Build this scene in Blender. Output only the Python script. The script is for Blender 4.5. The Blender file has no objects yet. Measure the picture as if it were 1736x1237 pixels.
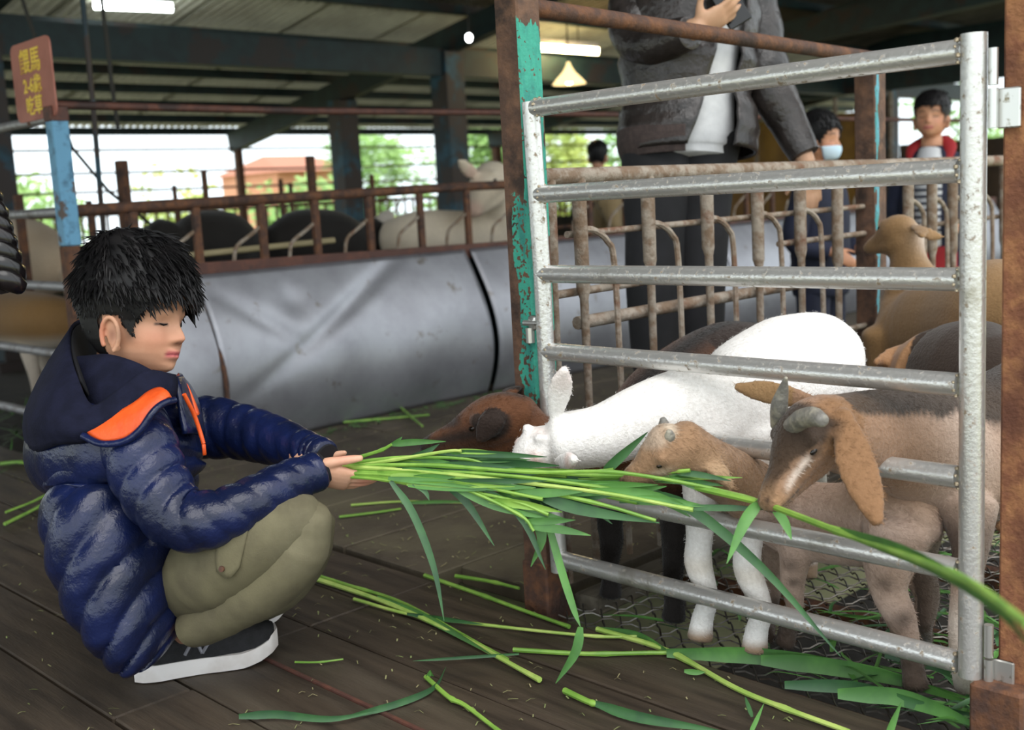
import bpy, bmesh, math, random
import numpy as np
from mathutils import Vector as V, Matrix, noise

rnd = random.Random(7)
SC = bpy.context.scene
COL = SC.collection

# ------------------------------------------------------------------ camera
TH, PI_, RO, FPX = 0.80115, 0.14702, -0.05482, 1915.24
CAMH = 0.85
FW = V((math.cos(TH)*math.cos(PI_), math.sin(TH)*math.cos(PI_), -math.sin(PI_)))
_r0 = V((math.sin(TH), -math.cos(TH), 0)); _u0 = _r0.cross(FW)
RT = _r0*math.cos(RO) + _u0*math.sin(RO)
UP = _u0*math.cos(RO) - _r0*math.sin(RO)
CP = V((0, 0, CAMH))
cam = bpy.data.cameras.new('camera'); camo = bpy.data.objects.new('camera', cam); COL.objects.link(camo)
m = Matrix((RT, UP, -FW)).transposed().to_4x4(); m.translation = CP
camo.matrix_world = m
cam.sensor_width = 36; cam.lens = FPX/1736*36
cam.clip_end = 200
cam.dof.use_dof = True; cam.dof.focus_distance = 1.98; cam.dof.aperture_fstop = 4.0
SC.camera = camo

# ------------------------------------------------------------------ light
w = bpy.data.worlds.new('overcast_sky'); SC.world = w; w.use_nodes = True
nt = w.node_tree; bg = nt.nodes['Background']
tc = nt.nodes.new('ShaderNodeTexCoord'); sx = nt.nodes.new('ShaderNodeSeparateXYZ')
rp = nt.nodes.new('ShaderNodeValToRGB')
nt.links.new(tc.outputs['Generated'], sx.inputs[0]); nt.links.new(sx.outputs['Z'], rp.inputs[0])
rp.color_ramp.elements[0].position = 0.0; rp.color_ramp.elements[0].color = (0.80, 0.90, 0.95, 1)
rp.color_ramp.elements[1].position = 0.8; rp.color_ramp.elements[1].color = (1.0, 1.0, 1.0, 1)
nt.links.new(rp.outputs[0], bg.inputs[0]); bg.inputs[1].default_value = 2.0
sun = bpy.data.lights.new('sun', 'SUN'); sun.energy = 1.5; sun.angle = math.radians(50); sun.color = (1, .98, .95)
suno = bpy.data.objects.new('sun', sun); COL.objects.link(suno)
suno.rotation_euler = V((0.35, 0.5, -1.0)).to_track_quat('-Z', 'Y').to_euler()
SC.view_settings.view_transform = 'Standard'; SC.view_settings.look = 'None'
SC.view_settings.exposure = 0.20; SC.view_settings.gamma = 1; SC.view_settings.use_curve_mapping = False
SC.cycles.max_bounces = 6

# ------------------------------------------------------------------ measuring helpers (photo pixel + a known plane -> a place)
def ray(x, y): return FW + RT*((x-868)/FPX) - UP*((y-618.5)/FPX)
def P(x, y, Z): return CP + ray(x, y)*Z
def PU(x, y, u): d = ray(x, y); return CP + d*(u/d.x)
def PV(x, y, v): d = ray(x, y); return CP + d*(v/d.y)
def G(x, y, z=0.0): d = ray(x, y); return CP + d*((z-CAMH)/d.z)
def depth(p): return (p-CP).dot(FW)
def lin(c):
    return c/12.92 if c <= .04045 else ((c+.055)/1.055)**2.4
def C(r, g=None, b=None):
    if isinstance(r, str): r, g, b = int(r[0:2], 16), int(r[2:4], 16), int(r[4:6], 16)
    return (lin(r/255), lin(g/255), lin(b/255), 1)

# ------------------------------------------------------------------ materials
def mat(name, base=(.5, .5, .5, 1), rough=.6, metal=0.0, var=None, vscale=12, vdetail=4, lo=.4, hi=.6, bump=0.0, bscale=60, stretch=None, spec=.5, attr=None, emit=None, estr=0, third=None, tscale=3, tlo=.5, thi=.6, sheen=0, coat=0, detail_rough=0):
    m = bpy.data.materials.new(name); m.use_nodes = True
    n = m.node_tree.nodes; l = m.node_tree.links; b = n['Principled BSDF']
    b.inputs['Roughness'].default_value = rough; b.inputs['Metallic'].default_value = metal
    b.inputs['Specular IOR Level'].default_value = spec
    b.inputs['Base Color'].default_value = base
    if sheen: b.inputs['Sheen Weight'].default_value = sheen
    if coat: b.inputs['Coat Weight'].default_value = coat
    tcn = n.new('ShaderNodeTexCoord'); mp = n.new('ShaderNodeMapping'); l.new(tcn.outputs['Object'], mp.inputs[0])
    if stretch: mp.inputs['Scale'].default_value = stretch
    def nz(scale, detail=4, rgh=.6):
        t = n.new('ShaderNodeTexNoise'); t.inputs['Scale'].default_value = scale; t.inputs['Detail'].default_value = detail
        t.inputs['Roughness'].default_value = rgh; l.new(mp.outputs[0], t.inputs[0]); return t
    col = None
    if attr:
        a = n.new('ShaderNodeAttribute'); a.attribute_name = attr; col = a.outputs['Color']
    if var is not None:
        t = nz(vscale, vdetail); r = n.new('ShaderNodeMapRange'); r.inputs[1].default_value = lo; r.inputs[2].default_value = hi
        l.new(t.outputs[0], r.inputs[0]); mx = n.new('ShaderNodeMix'); mx.data_type = 'RGBA'
        l.new(r.outputs[0], mx.inputs[0])
        if attr:
            mx.blend_type = 'MULTIPLY'; l.new(col, mx.inputs[6]); mx.inputs[7].default_value = var
        else:
            mx.inputs[6].default_value = base; mx.inputs[7].default_value = var
        col = mx.outputs[2]
        if detail_rough:
            r2 = n.new('ShaderNodeMapRange'); r2.inputs[3].default_value = rough; r2.inputs[4].default_value = detail_rough
            l.new(r.outputs[0], r2.inputs[0]); l.new(r2.outputs[0], b.inputs['Roughness'])
            if metal:
                r3 = n.new('ShaderNodeMapRange'); r3.inputs[3].default_value = metal; r3.inputs[4].default_value = 0
                l.new(r.outputs[0], r3.inputs[0]); l.new(r3.outputs[0], b.inputs['Metallic'])
    if third is not None:
        t = nz(tscale, 5); r = n.new('ShaderNodeMapRange'); r.inputs[1].default_value = tlo; r.inputs[2].default_value = thi
        l.new(t.outputs[0], r.inputs[0]); mx = n.new('ShaderNodeMix'); mx.data_type = 'RGBA'
        l.new(r.outputs[0], mx.inputs[0])
        if col is not None: l.new(col, mx.inputs[6])
        else: mx.inputs[6].default_value = base
        mx.inputs[7].default_value = third; col = mx.outputs[2]
    if col is not None: l.new(col, b.inputs['Base Color'])
    if bump:
        t = nz(bscale, 4); bp = n.new('ShaderNodeBump'); bp.inputs['Strength'].default_value = bump; bp.inputs['Distance'].default_value = .01
        l.new(t.outputs[0], bp.inputs['Height']); l.new(bp.outputs[0], b.inputs['Normal'])
    if emit:
        b.inputs['Emission Color'].default_value = emit; b.inputs['Emission Strength'].default_value = estr
    return m

MT = {}
MT['rust'] = mat('rusty_steel', C('4c352b'), .8, .1, C('70492f'), 30, 6, .4, .65, .35, 90, third=C('3a2a24'), tscale=9, tlo=.52, thi=.62)
MT['rust_red'] = mat('oxide_painted_steel', C('52342c'), .65, .1, C('6c4233'), 18, 6, .45, .7, .2, 90, third=C('3b2a26'), tscale=7, tlo=.55, thi=.65)
MT['rust_orange'] = mat('orange_rusted_steel', C('7c4e35'), .85, 0, C('966743'), 40, 6, .42, .62, .4, 120, third=C('5b3626'), tscale=7, tlo=.46, thi=.62)
MT['rust_pale'] = mat('flaking_pale_rust', C('94897c'), .8, .1, C('75614f'), 28, 6, .42, .58, .4, 90, third=C('6e4c38'), tscale=11, tlo=.57, thi=.66)
MT['galv'] = mat('weathered_galvanised_pipe', C('cfcecb'), .32, .72, C('857662'), 75, 8, .57, .68, .12, 120, detail_rough=.8, third=C('96907f'), tscale=7, tlo=.6, thi=.75)
MT['galv_dull'] = mat('dull_grey_pipe', C('a09ea0'), .5, .5, C('77726c'), 20, 5, .5, .7)
MT['bright'] = mat('bright_zinc', C('cacac6'), .28, .8, C('7a705a'), 60, 6, .6, .7)
MT['weld'] = mat('weld_bead', C('b7a890'), .35, .7, bump=.4, bscale=150)
def teal_post(name, x0, x1, z0, z1, paint, w):
    "rusty brown post whose right hand face keeps a ragged run of old paint"
    m = mat(name, C('4f3a2f'), .75, .1, C('6e503d'), 26, 6, .4, .65, .3, 80, third=C('352720'), tscale=9, tlo=.52, thi=.62)
    n = m.node_tree.nodes; l = m.node_tree.links; b = n['Principled BSDF']; src = b.inputs['Base Color'].links[0].from_socket
    tc_ = n.new('ShaderNodeTexCoord'); s_ = n.new('ShaderNodeSeparateXYZ'); l.new(tc_.outputs['Object'], s_.inputs[0])
    def mth(op, a, b2):
        q = n.new('ShaderNodeMath'); q.operation = op
        for i, v in enumerate((a, b2)):
            if isinstance(v, (int, float)): q.inputs[i].default_value = v
            else: l.new(v, q.inputs[i])
        return q.outputs[0]
    mp_ = n.new('ShaderNodeMapping'); mp_.inputs['Scale'].default_value = (1, 1, .22); l.new(tc_.outputs['Object'], mp_.inputs[0])
    nz1 = n.new('ShaderNodeTexNoise'); nz1.inputs['Scale'].default_value = 34; nz1.inputs['Detail'].default_value = 7; l.new(mp_.outputs[0], nz1.inputs[0])
    nz2 = n.new('ShaderNodeTexNoise'); nz2.inputs['Scale'].default_value = 90; nz2.inputs['Detail'].default_value = 6; l.new(tc_.outputs['Object'], nz2.inputs[0])
    jig = mth('MULTIPLY', mth('SUBTRACT', nz1.outputs[0], .5), .07)
    xx = mth('ADD', s_.outputs['X'], jig)
    k = mth('MULTIPLY', mth('GREATER_THAN', xx, x0), mth('LESS_THAN', xx, x1))
    k = mth('MULTIPLY', k, mth('LESS_THAN', s_.outputs['Y'], -w/2+.004))
    zz = mth('ADD', s_.outputs['Z'], mth('MULTIPLY', jig, 3.0))
    k = mth('MULTIPLY', k, mth('MULTIPLY', mth('GREATER_THAN', zz, z0), mth('LESS_THAN', zz, z1)))
    k = mth('MULTIPLY', k, mth('GREATER_THAN', nz2.outputs[0], .37))
    if w < .0655:
        k3 = mth('MULTIPLY', mth('LESS_THAN', s_.outputs['X'], -w/2+.004), mth('LESS_THAN', mth('ADD', s_.outputs['Y'], jig), .008))
        k3 = mth('MULTIPLY', k3, mth('MULTIPLY', mth('GREATER_THAN', zz, .44), mth('LESS_THAN', zz, .86))); k3 = mth('MULTIPLY', k3, mth('GREATER_THAN', nz2.outputs[0], .46))
        k = mth('MAXIMUM', k, k3)
    mx = n.new('ShaderNodeMix'); mx.data_type = 'RGBA'; l.new(k, mx.inputs[0]); l.new(src, mx.inputs[6])
    mx2 = n.new('ShaderNodeMix'); mx2.data_type = 'RGBA'; mx2.inputs[6].default_value = paint; mx2.inputs[7].default_value = C('2f7f74')
    rr_ = n.new('ShaderNodeMapRange'); rr_.inputs[1].default_value = .48; rr_.inputs[2].default_value = .6; l.new(nz1.outputs[0], rr_.inputs[0]); l.new(rr_.outputs[0], mx2.inputs[0])
    l.new(mx2.outputs[2], mx.inputs[7]); l.new(mx.outputs[2], b.inputs['Base Color']); return m
MT['teal'] = teal_post('rusty_post_with_teal_run', -.04, .030, .43, 1.185, C('3a9a85'), .065)
MT['teal_thin'] = teal_post('rusty_post_with_blue_stripe', -.029, -.012, .3, 1.4, C('5a9fb0'), .066)
MT['blue'] = mat('flaking_blue_paint', C('6398b8'), .6, 0, C('48728c'), 25, 6, .5, .65, .2, 80, third=C('54463f'), tscale=9, tlo=.56, thi=.60)
MT['teal_dark'] = mat('dark_teal_steel', C('13292b'), .6, .1, C('0d1d20'), 8, 5, .4, .6, third=C('251d1a'), tscale=3, tlo=.56, thi=.6)
MT['column'] = mat('blue_black_column', C('162a33'), .6, .1, C('1f4c5e'), 3, 5, .5, .6, third=C('302622'), tscale=2.2, tlo=.5, thi=.54)
MT['sheet'] = mat('galvanised_sheet', C('9fa0a6'), .42, .72, C('8a8a90'), 5, 6, .4, .7, .03, 300, third=C('77716a'), tscale=14, tlo=.62, thi=.75)
MT['roof'] = mat('corrugated_roof_sheet', C('b4b4a8'), .55, .2, C('8f8c80'), 2.0, 5, .4, .65)
def translucent(m, fac, col):
    n = m.node_tree.nodes; l = m.node_tree.links; b = n['Principled BSDF']; o = n['Material Output']
    t = n.new('ShaderNodeBsdfTranslucent'); t.inputs[0].default_value = col; mx = n.new('ShaderNodeMixShader'); mx.inputs[0].default_value = fac
    l.new(b.outputs[0], mx.inputs[1]); l.new(t.outputs[0], mx.inputs[2]); l.new(mx.outputs[0], o.inputs['Surface'])
MT['roof_lined'] = mat('dark_roof_lining', C('524e47'), .8, .0, C('3a3731'), 3.0, 6, .4, .65, third=C('605b53'), tscale=1.3, tlo=.5, thi=.7)  # darker grey lining for the nearer roof sheets
translucent(MT['roof'], .05, C('c8c8b0'))
MT['wood'] = mat('worn_deck_wood', C('463b2f'), .6, 0, C('2b2219'), 6, 8, .35, .65, .25, 40, stretch=(6, .6, 4), third=C('51483c'), tscale=1.6, tlo=.52, thi=.75)
MT['wood_grey'] = mat('dirty_aisle_boards', C('544b3d'), .75, 0, C('3a3227'), 5, 8, .35, .65, .3, 40, third=C('5f5844'), tscale=3, tlo=.5, thi=.7)
MT['plank_old'] = mat('old_grey_plank', C('6e675a'), .8, 0, C('4c463a'), 7, 8, .35, .65, .3, 50, stretch=(1, 6, 4))
MT['dirt'] = mat('dark_dirt', C('1a1712'), .95, 0, C('26221a'), 4, 6, .4, .6, .5, 30)
MT['ground'] = mat('outside_ground', C('bdb898'), .9, 0, C('9aa070'), .8, 5, .4, .6)
MT['wire'] = mat('steel_mesh_wire', C('6a6762'), .35, .8, C('4f443a'), 30, 4, .5, .65)
MT['coat'] = mat('goat_coat', rough=.75, attr='col', var=(.86, .845, .83, 1), vscale=130, vdetail=6, lo=.35, hi=.7, bump=.35, bscale=160, spec=.25, sheen=.15)
MT['coat_hair'] = mat('goat_hair', rough=.6, attr='col', var=(.95, .95, .95, 1), vscale=20, spec=.2)
MT['skin'] = mat('skin', rough=.48, attr='col', var=(.93, .88, .85, 1), vscale=25, vdetail=3, spec=.4, bump=.04, bscale=400)
MT['horn'] = mat('grey_horn', C('6f6c66'), .5, 0, C('a39d8c'), 40, 5, .45, .65, .3, 120)
MT['eye'] = mat('dark_eye', C('120c08'), .12, 0)
MT['hair'] = mat('black_hair', C('09080a'), .5, 0, C('131112'), 30, 3, spec=.3)
MT['navy'] = mat('glossy_navy_nylon', C('151f46'), .28, 0, C('0f1733'), 10, 4, .4, .6, .40, 30, spec=.42)
MT['hood'] = mat('matte_navy_hood', C('1a1c2f'), .9, 0, C('141626'), 30, 4, .4, .6, .2, 200, spec=.15)
MT['hood_dark'] = mat('hood_shade_and_sock_black', C('0a0a10'), .9, 0)  # near-black: painted shade inside hood and cuffs, also the dark sock
MT['orange'] = mat('orange_lining', C('e2571a'), .5, 0, C('c44310'), 14, 4, .45, .65, .2, 50)
MT['khaki'] = mat('khaki_cotton', C('686249'), .85, 0, C('57513d'), 9, 5, .4, .6, .15, 300, third=C('726c54'), tscale=5, tlo=.5, thi=.7)
MT['black_mesh'] = mat('black_shoe_upper', C('121214'), .8, 0, C('1c1c1f'), 60, 4, .4, .6, .2, 300)
MT['white_rubber'] = mat('white_rubber_sole', C('e6e1de'), .55, 0, C('d2cac4'), 10, 4, .5, .7)
MT['logo'] = mat('grey_logo', C('7d7d84'), .5)
MT['stem'] = mat('grass_stem', C('86ad48'), .45, 0, C('6b963a'), 14, 3, .4, .6, spec=.5)
MT['stem_pale'] = mat('pale_grass_stem', C('b3c76a'), .45, 0, C('92b352'), 14, 3, .4, .6)
MT['leaf'] = mat('grass_leaf', C('578a40'), .5, 0, C('436f36'), 10, 4, .4, .6)
MT['leaf_dark'] = mat('dark_grass_leaf', C('3a6637'), .5, 0, C('2c5030'), 10, 4, .4, .6)
MT['straw'] = mat('dry_straw', C('8d8460'), .8, 0, C('6f7a48'), 5, 4, .4, .6)
MT['leather'] = mat('brown_grey_jacket_leather', C('352f2d'), .30, 0, C('221e1d'), 10, 5, .4, .6, .7, 26)
MT['rib'] = mat('ribbed_hem', C('473b38'), .9, 0, C('3a302e'), 60, 3, .4, .6, .2, 150)
MT['white_shirt'] = mat('white_shirt', C('cfd0d2'), .8, 0, C('b9babd'), 8, 4, .4, .6, .1, 100)
MT['black_cloth'] = mat('black_trousers', C('1b1b1f'), .85, 0, C('131316'), 8, 4, .4, .6)
MT['navy_cloth'] = mat('navy_cloth', C('171d35'), .8, 0, C('10152a'), 8, 4, .4, .6)
MT['red_cloth'] = mat('red_cloth', C('961c22'), .8, 0)
MT['mask'] = mat('blue_face_mask', C('b4d4ea'), .8, 0, C('cfe3f0'), 6, 3)
MT['stripe'] = mat('dark_stripe', C('23283a'), .8)
MT['phone'] = mat('black_phone', C('08080a'), .2)
MT['sign'] = mat('brown_sign_board', C('a86a5a'), .6, 0, C('965a4b'), 6, 4, .4, .6)
MT['yellow_paint'] = mat('yellow_lettering', C('ecca4c'), .6)
MT['tarp'] = mat('ochre_tarp', C('8a6420'), .7, 0, C('6d4c18'), 2, 4, .4, .6)
MT['tube_white'] = mat('lit_white_tube', C('ffffff'), .4, emit=(.92, 1, .98, 1), estr=22)
MT['tube_warm'] = mat('lit_warm_tube', C('fff0c0'), .4, emit=(1, .80, .38, 1), estr=38)
MT['shade'] = mat('cream_lamp_shade', C('d8b878'), .5, emit=(1, .75, .35, 1), estr=1.6)
MT['bulb'] = mat('lit_bulb', C('ffffff'), .4, emit=(.95, 1, 1, 1), estr=14)
MT['cable'] = mat('dark_cable', C('26241f'), .7)
MT['black_gloss'] = mat('black_glossy_rope', C('0c0a0b'), .22, 0, C('1a1517'), 20, 3)
MT['bark'] = mat('tree_bark', C('6b6250'), .9, 0, C('4f4838'), 6, 5)
MT['leaf_light'] = mat('sunlit_leaves', C('9cc070'), .5, 0, C('76a84c'), .7, 4, .35, .65)
MT['leaf_yel'] = mat('yellow_green_leaves', C('c2cc6a'), .5, 0, C('94b450'), .7, 4, .35, .65)
MT['peach'] = mat('peach_house_wall', C('d6a184'), .8, 0, C('c98f70'), 1, 4)
MT['house_roof'] = mat('house_roof_tile', C('b07860'), .8)
MT['glassy'] = mat('house_window_glass', C('4a5458'), .15)
MT['hoof'] = mat('hoof', C('2c221c'), .5)
MT['pink'] = mat('pink_sleeve', C('c98f92'), .8)

# ------------------------------------------------------------------ mesh building
class MB:
    def __init__(s): s.v = []; s.f = []; s.mi = []
    def add(s, vs, fs, k=0):
        o = len(s.v); s.v += [V(p) for p in vs]; s.f += [tuple(i+o for i in f) for f in fs]; s.mi += [k]*len(fs)
    def box(s, c, sx, sy, sz, rot=None, k=0, bev=0):
        c = V(c); vs = []
        for z in (-1, 1):
            for (x, y) in ((-1, -1), (1, -1), (1, 1), (-1, 1)):
                p = V((x*sx/2, y*sy/2, z*sz/2)); vs.append(c + (rot @ p if rot else p))
        s.add(vs, [(3, 2, 1, 0), (4, 5, 6, 7), (0, 1, 5, 4), (1, 2, 6, 5), (2, 3, 7, 6), (3, 0, 4, 7)], k)
    def bbox(s, c, sx, sy, sz, b=.004, rot=None, k=0):
        # box with chamfered edges
        c = V(c); hx, hy, hz = sx/2, sy/2, sz/2; vs = []; fs = []
        rings = [(-hz, b), (-hz+b, 0), (hz-b, 0), (hz, b)]
        for z, i in rings:
            X, Y = hx-i, hy-i
            for (x, y) in ((-X+b, -Y), (X-b, -Y), (X, -Y+b), (X, Y-b), (X-b, Y), (-X+b, Y), (-X, Y-b), (-X, -Y+b)):
                p = V((x, y, z)); vs.append(c + (rot @ p if rot else p))
        for r in range(3):
            for i in range(8):
                fs.append((r*8+i, r*8+(i+1) % 8, (r+1)*8+(i+1) % 8, (r+1)*8+i))
        fs.append(tuple(range(7, -1, -1))); fs.append(tuple(range(24, 32)))
        s.add(vs, fs, k)
    def beam(s, p, q, w, h, up=V((0, 0, 1)), k=0):
        p, q = V(p), V(q); t = (q-p).normalized(); a = t.cross(up)
        if a.length < 1e-4: a = V((1, 0, 0))
        a.normalize(); b = a.cross(t).normalized(); vs = []
        for c in (p, q):
            for x, y in ((-1, -1), (1, -1), (1, 1), (-1, 1)): vs.append(c + a*(x*w/2) + b*(y*h/2))
        s.add(vs, [(0, 1, 2, 3), (7, 6, 5, 4), (0, 4, 5, 1), (1, 5, 6, 2), (2, 6, 7, 3), (3, 7, 4, 0)], k)
    def tube(s, pts, r, n=10, k=0, cap=True, jit=0):
        pts = [V(p) for p in pts]; N = len(pts)
        rr = r if isinstance(r, (list, tuple)) else [r]*N
        t0 = (pts[1]-pts[0]).normalized(); a = t0.orthogonal().normalized(); vs = []; fs = []
        for i in range(N):
            t = (pts[min(i+1, N-1)]-pts[max(i-1, 0)]).normalized()
            a = (a - t*a.dot(t)).normalized(); b = t.cross(a)
            for j in range(n):
                an = 2*math.pi*j/n; q = rr[i]*(1+(rnd.uniform(-jit, jit) if jit else 0))
                vs.append(pts[i] + a*(math.cos(an)*q) + b*(math.sin(an)*q))
        for i in range(N-1):
            for j in range(n):
                fs.append((i*n+j, i*n+(j+1) % n, (i+1)*n+(j+1) % n, (i+1)*n+j))
        if cap: fs += [tuple(range(n-1, -1, -1)), tuple(range((N-1)*n, N*n))]
        s.add(vs, fs, k)
    def loft(s, st, n=24, sub=5, ref=None, cap=(1, 1), mod=None, k=0, shape=2.0):
        """st: (point, ra, rb): ra along ref (made square to the path), rb across; Catmull-Rom between stations; rounded ends"""
        ref = V(ref) if ref is not None else FW
        dat = [np.array([*V(p), a, b], float) for p, a, b in st]
        D = []
        if len(dat) > 2 or sub > 1:
            ext = [2*dat[0]-dat[1]] + dat + [2*dat[-1]-dat[-2]]
            for i in range(1, len(ext)-2):
                for q in range(sub):
                    t = q/sub; p0, p1, p2, p3 = ext[i-1:i+3]
                    x = .5*((2*p1)+(-p0+p2)*t+(2*p0-5*p1+4*p2-p3)*t*t+(-p0+3*p1-3*p2+p3)*t**3)
                    lo_ = np.minimum(p1, p2)[3:]*.9; x[3:] = np.maximum(x[3:], lo_); D.append(x)
            D.append(dat[-1])
        else: D = dat
        def capend(d, dn, c):
            t = d[:3]-dn[:3]; t /= (np.linalg.norm(t)+1e-9); out = []
            r = min(d[3], d[4])*c
            for fr in (.35, .7, .93):
                e = d.copy(); e[:3] = d[:3]+t*r*fr; sc = math.sqrt(max(0, 1-fr*fr)); e[3] *= sc; e[4] *= sc; out.append(e)
            return out
        if cap[0]: D = capend(D[0], D[1], cap[0])[::-1] + D
        if cap[1]: D = D + capend(D[-1], D[-2], cap[1])
        N = len(D); vs = []; fs = []; pa = None
        for i in range(N):
            t = V(D[min(i+1, N-1)][:3]-D[max(i-1, 0)][:3]).normalized()
            a = ref - t*ref.dot(t)
            if a.length < .12: a = (pa - t*pa.dot(t)) if pa is not None else t.orthogonal()
            a = a.normalized(); pa = a; b = t.cross(a); c = V(D[i][:3])
            for j in range(n):
                an = 2*math.pi*j/n; ca, sa = math.cos(an), math.sin(an)
                e = 2/shape; ca_ = math.copysign(abs(ca)**e, ca); sa_ = math.copysign(abs(sa)**e, sa)
                q = mod(i/(N-1), an, c) if mod else 1
                vs.append(c + a*(ca_*D[i][3]*q) + b*(sa_*D[i][4]*q))
        for i in range(N-1):
            for j in range(n): fs.append((i*n+j, i*n+(j+1) % n, (i+1)*n+(j+1) % n, (i+1)*n+j))
        fs += [tuple(range(n-1, -1, -1)), tuple(range((N-1)*n, N*n))]
        s.add(vs, fs, k)
    def ball(s, c, rx, ry=None, rz=None, rot=None, n=16, k=0):
        ry = ry or rx; rz = rz or rx; c = V(c); vs = []; fs = []; h = n//2
        for i in range(1, h):
            a = math.pi*i/h
            for j in range(n):
                p = V((rx*math.sin(a)*math.cos(2*math.pi*j/n), ry*math.sin(a)*math.sin(2*math.pi*j/n), rz*math.cos(a)))
                vs.append(c + (rot @ p if rot else p))
        top = V((0, 0, rz)); vs.append(c + (rot @ top if rot else top)); vs.append(c - (rot @ top if rot else top))
        for i in range(h-2):
            for j in range(n): fs.append((i*n+j, (i+1)*n+j, (i+1)*n+(j+1) % n, i*n+(j+1) % n))
        T = (h-1)*n
        for j in range(n): fs.append((T, j, (j+1) % n)); fs.append((T+1, (h-2)*n+(j+1) % n, (h-2)*n+j))
        s.add(vs, fs, k)
    def strip(s, pts, ws, side, fold=0.0, k=0):
        """a leaf blade: 3 verts across, folded along its midrib"""
        pts = [V(p) for p in pts]; N = len(pts); vs = []; fs = []
        for i in range(N):
            t = (pts[min(i+1, N-1)]-pts[max(i-1, 0)]).normalized()
            sd = side - t*side.dot(t); sd.normalize(); nn = t.cross(sd)
            vs += [pts[i]-sd*ws[i]/2+nn*fold*ws[i], pts[i], pts[i]+sd*ws[i]/2+nn*fold*ws[i]]
        for i in range(N-1):
            for j in range(2): fs.append((i*3+j, i*3+j+1, i*3+j+4, i*3+j+3))
        s.add(vs, fs, k)
    def mesh(s, name, off=V((0, 0, 0)), smooth=True):
        me = bpy.data.meshes.new(name)
        me.from_pydata([tuple(p-off) for p in s.v], [], s.f)
        if smooth: me.shade_smooth()
        me.update(); return me
    def build(s, name, mats, parent=None, smooth=True, loc=None, fixn=True):
        off = V((0, 0, 0)) if loc is None else V(loc)
        q = parent
        while q is not None: off = off + q.location; q = q.parent
        me = s.mesh(name, off, smooth)
        ms = mats if isinstance(mats, (list, tuple)) else [mats]
        for x in ms: me.materials.append(x)
        if len(ms) > 1: me.polygons.foreach_set('material_index', s.mi)
        if fixn:
            bm = bmesh.new(); bm.from_mesh(me); bmesh.ops.recalc_face_normals(bm, faces=bm.faces); bm.to_mesh(me); bm.free()
        if smooth:
            me.set_sharp_from_angle(angle=math.radians(50))
        o = bpy.data.objects.new(name, me); COL.objects.link(o); o.parent = parent
        if loc is not None: o.location = loc
        return o

def tag(o, label=None, cat=None, group=None, kind=None):
    if label: o['label'] = label
    if cat: o['category'] = cat
    if group: o['group'] = group
    if kind: o['kind'] = kind
    return o
def thing(name, label, cat, loc, group=None, kind=None):
    o = bpy.data.objects.new(name, None); COL.objects.link(o); o.location = V(loc); o.empty_display_size = .05
    return tag(o, label, cat, group, kind)
def one(mb, name, m, label, cat, group=None, loc=(0, 0, 0), smooth=True):
    return tag(mb.build(name, m, None, smooth, loc), label, cat, group)

def fuse(mb, name, material, parent, voxel, colfn, smooth=6, loc=None):
    """union of overlapping closed shapes as one continuous skin, coloured point by point"""
    tmp = mb.build('tmp', material, None)
    r = tmp.modifiers.new('r', 'REMESH'); r.mode = 'VOXEL'; r.voxel_size = voxel; r.use_smooth_shade = True
    sm = tmp.modifiers.new('s', 'SMOOTH'); sm.iterations = smooth; sm.factor = .5
    dg = bpy.context.evaluated_depsgraph_get(); me = bpy.data.meshes.new_from_object(tmp.evaluated_get(dg))
    bpy.data.objects.remove(tmp)
    me.name = name; me.shade_smooth()
    n = len(me.vertices); co = np.empty(n*3); me.vertices.foreach_get('co', co); co = co.reshape(-1, 3)
    cols = np.ones((n, 4)); cols[:, :3] = colfn(co)
    a = me.attributes.new('col', 'FLOAT_COLOR', 'POINT'); a.data.foreach_set('color', cols.ravel().astype(np.float32))
    off = np.zeros(3); q = parent
    while q is not None: off = off + np.array(q.location); q = q.parent
    me.vertices.foreach_set('co', (co-off).ravel()); me.update()
    me.materials.clear(); me.materials.append(material)
    o = bpy.data.objects.new(name, me); COL.objects.link(o); o.parent = parent
    return o
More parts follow.
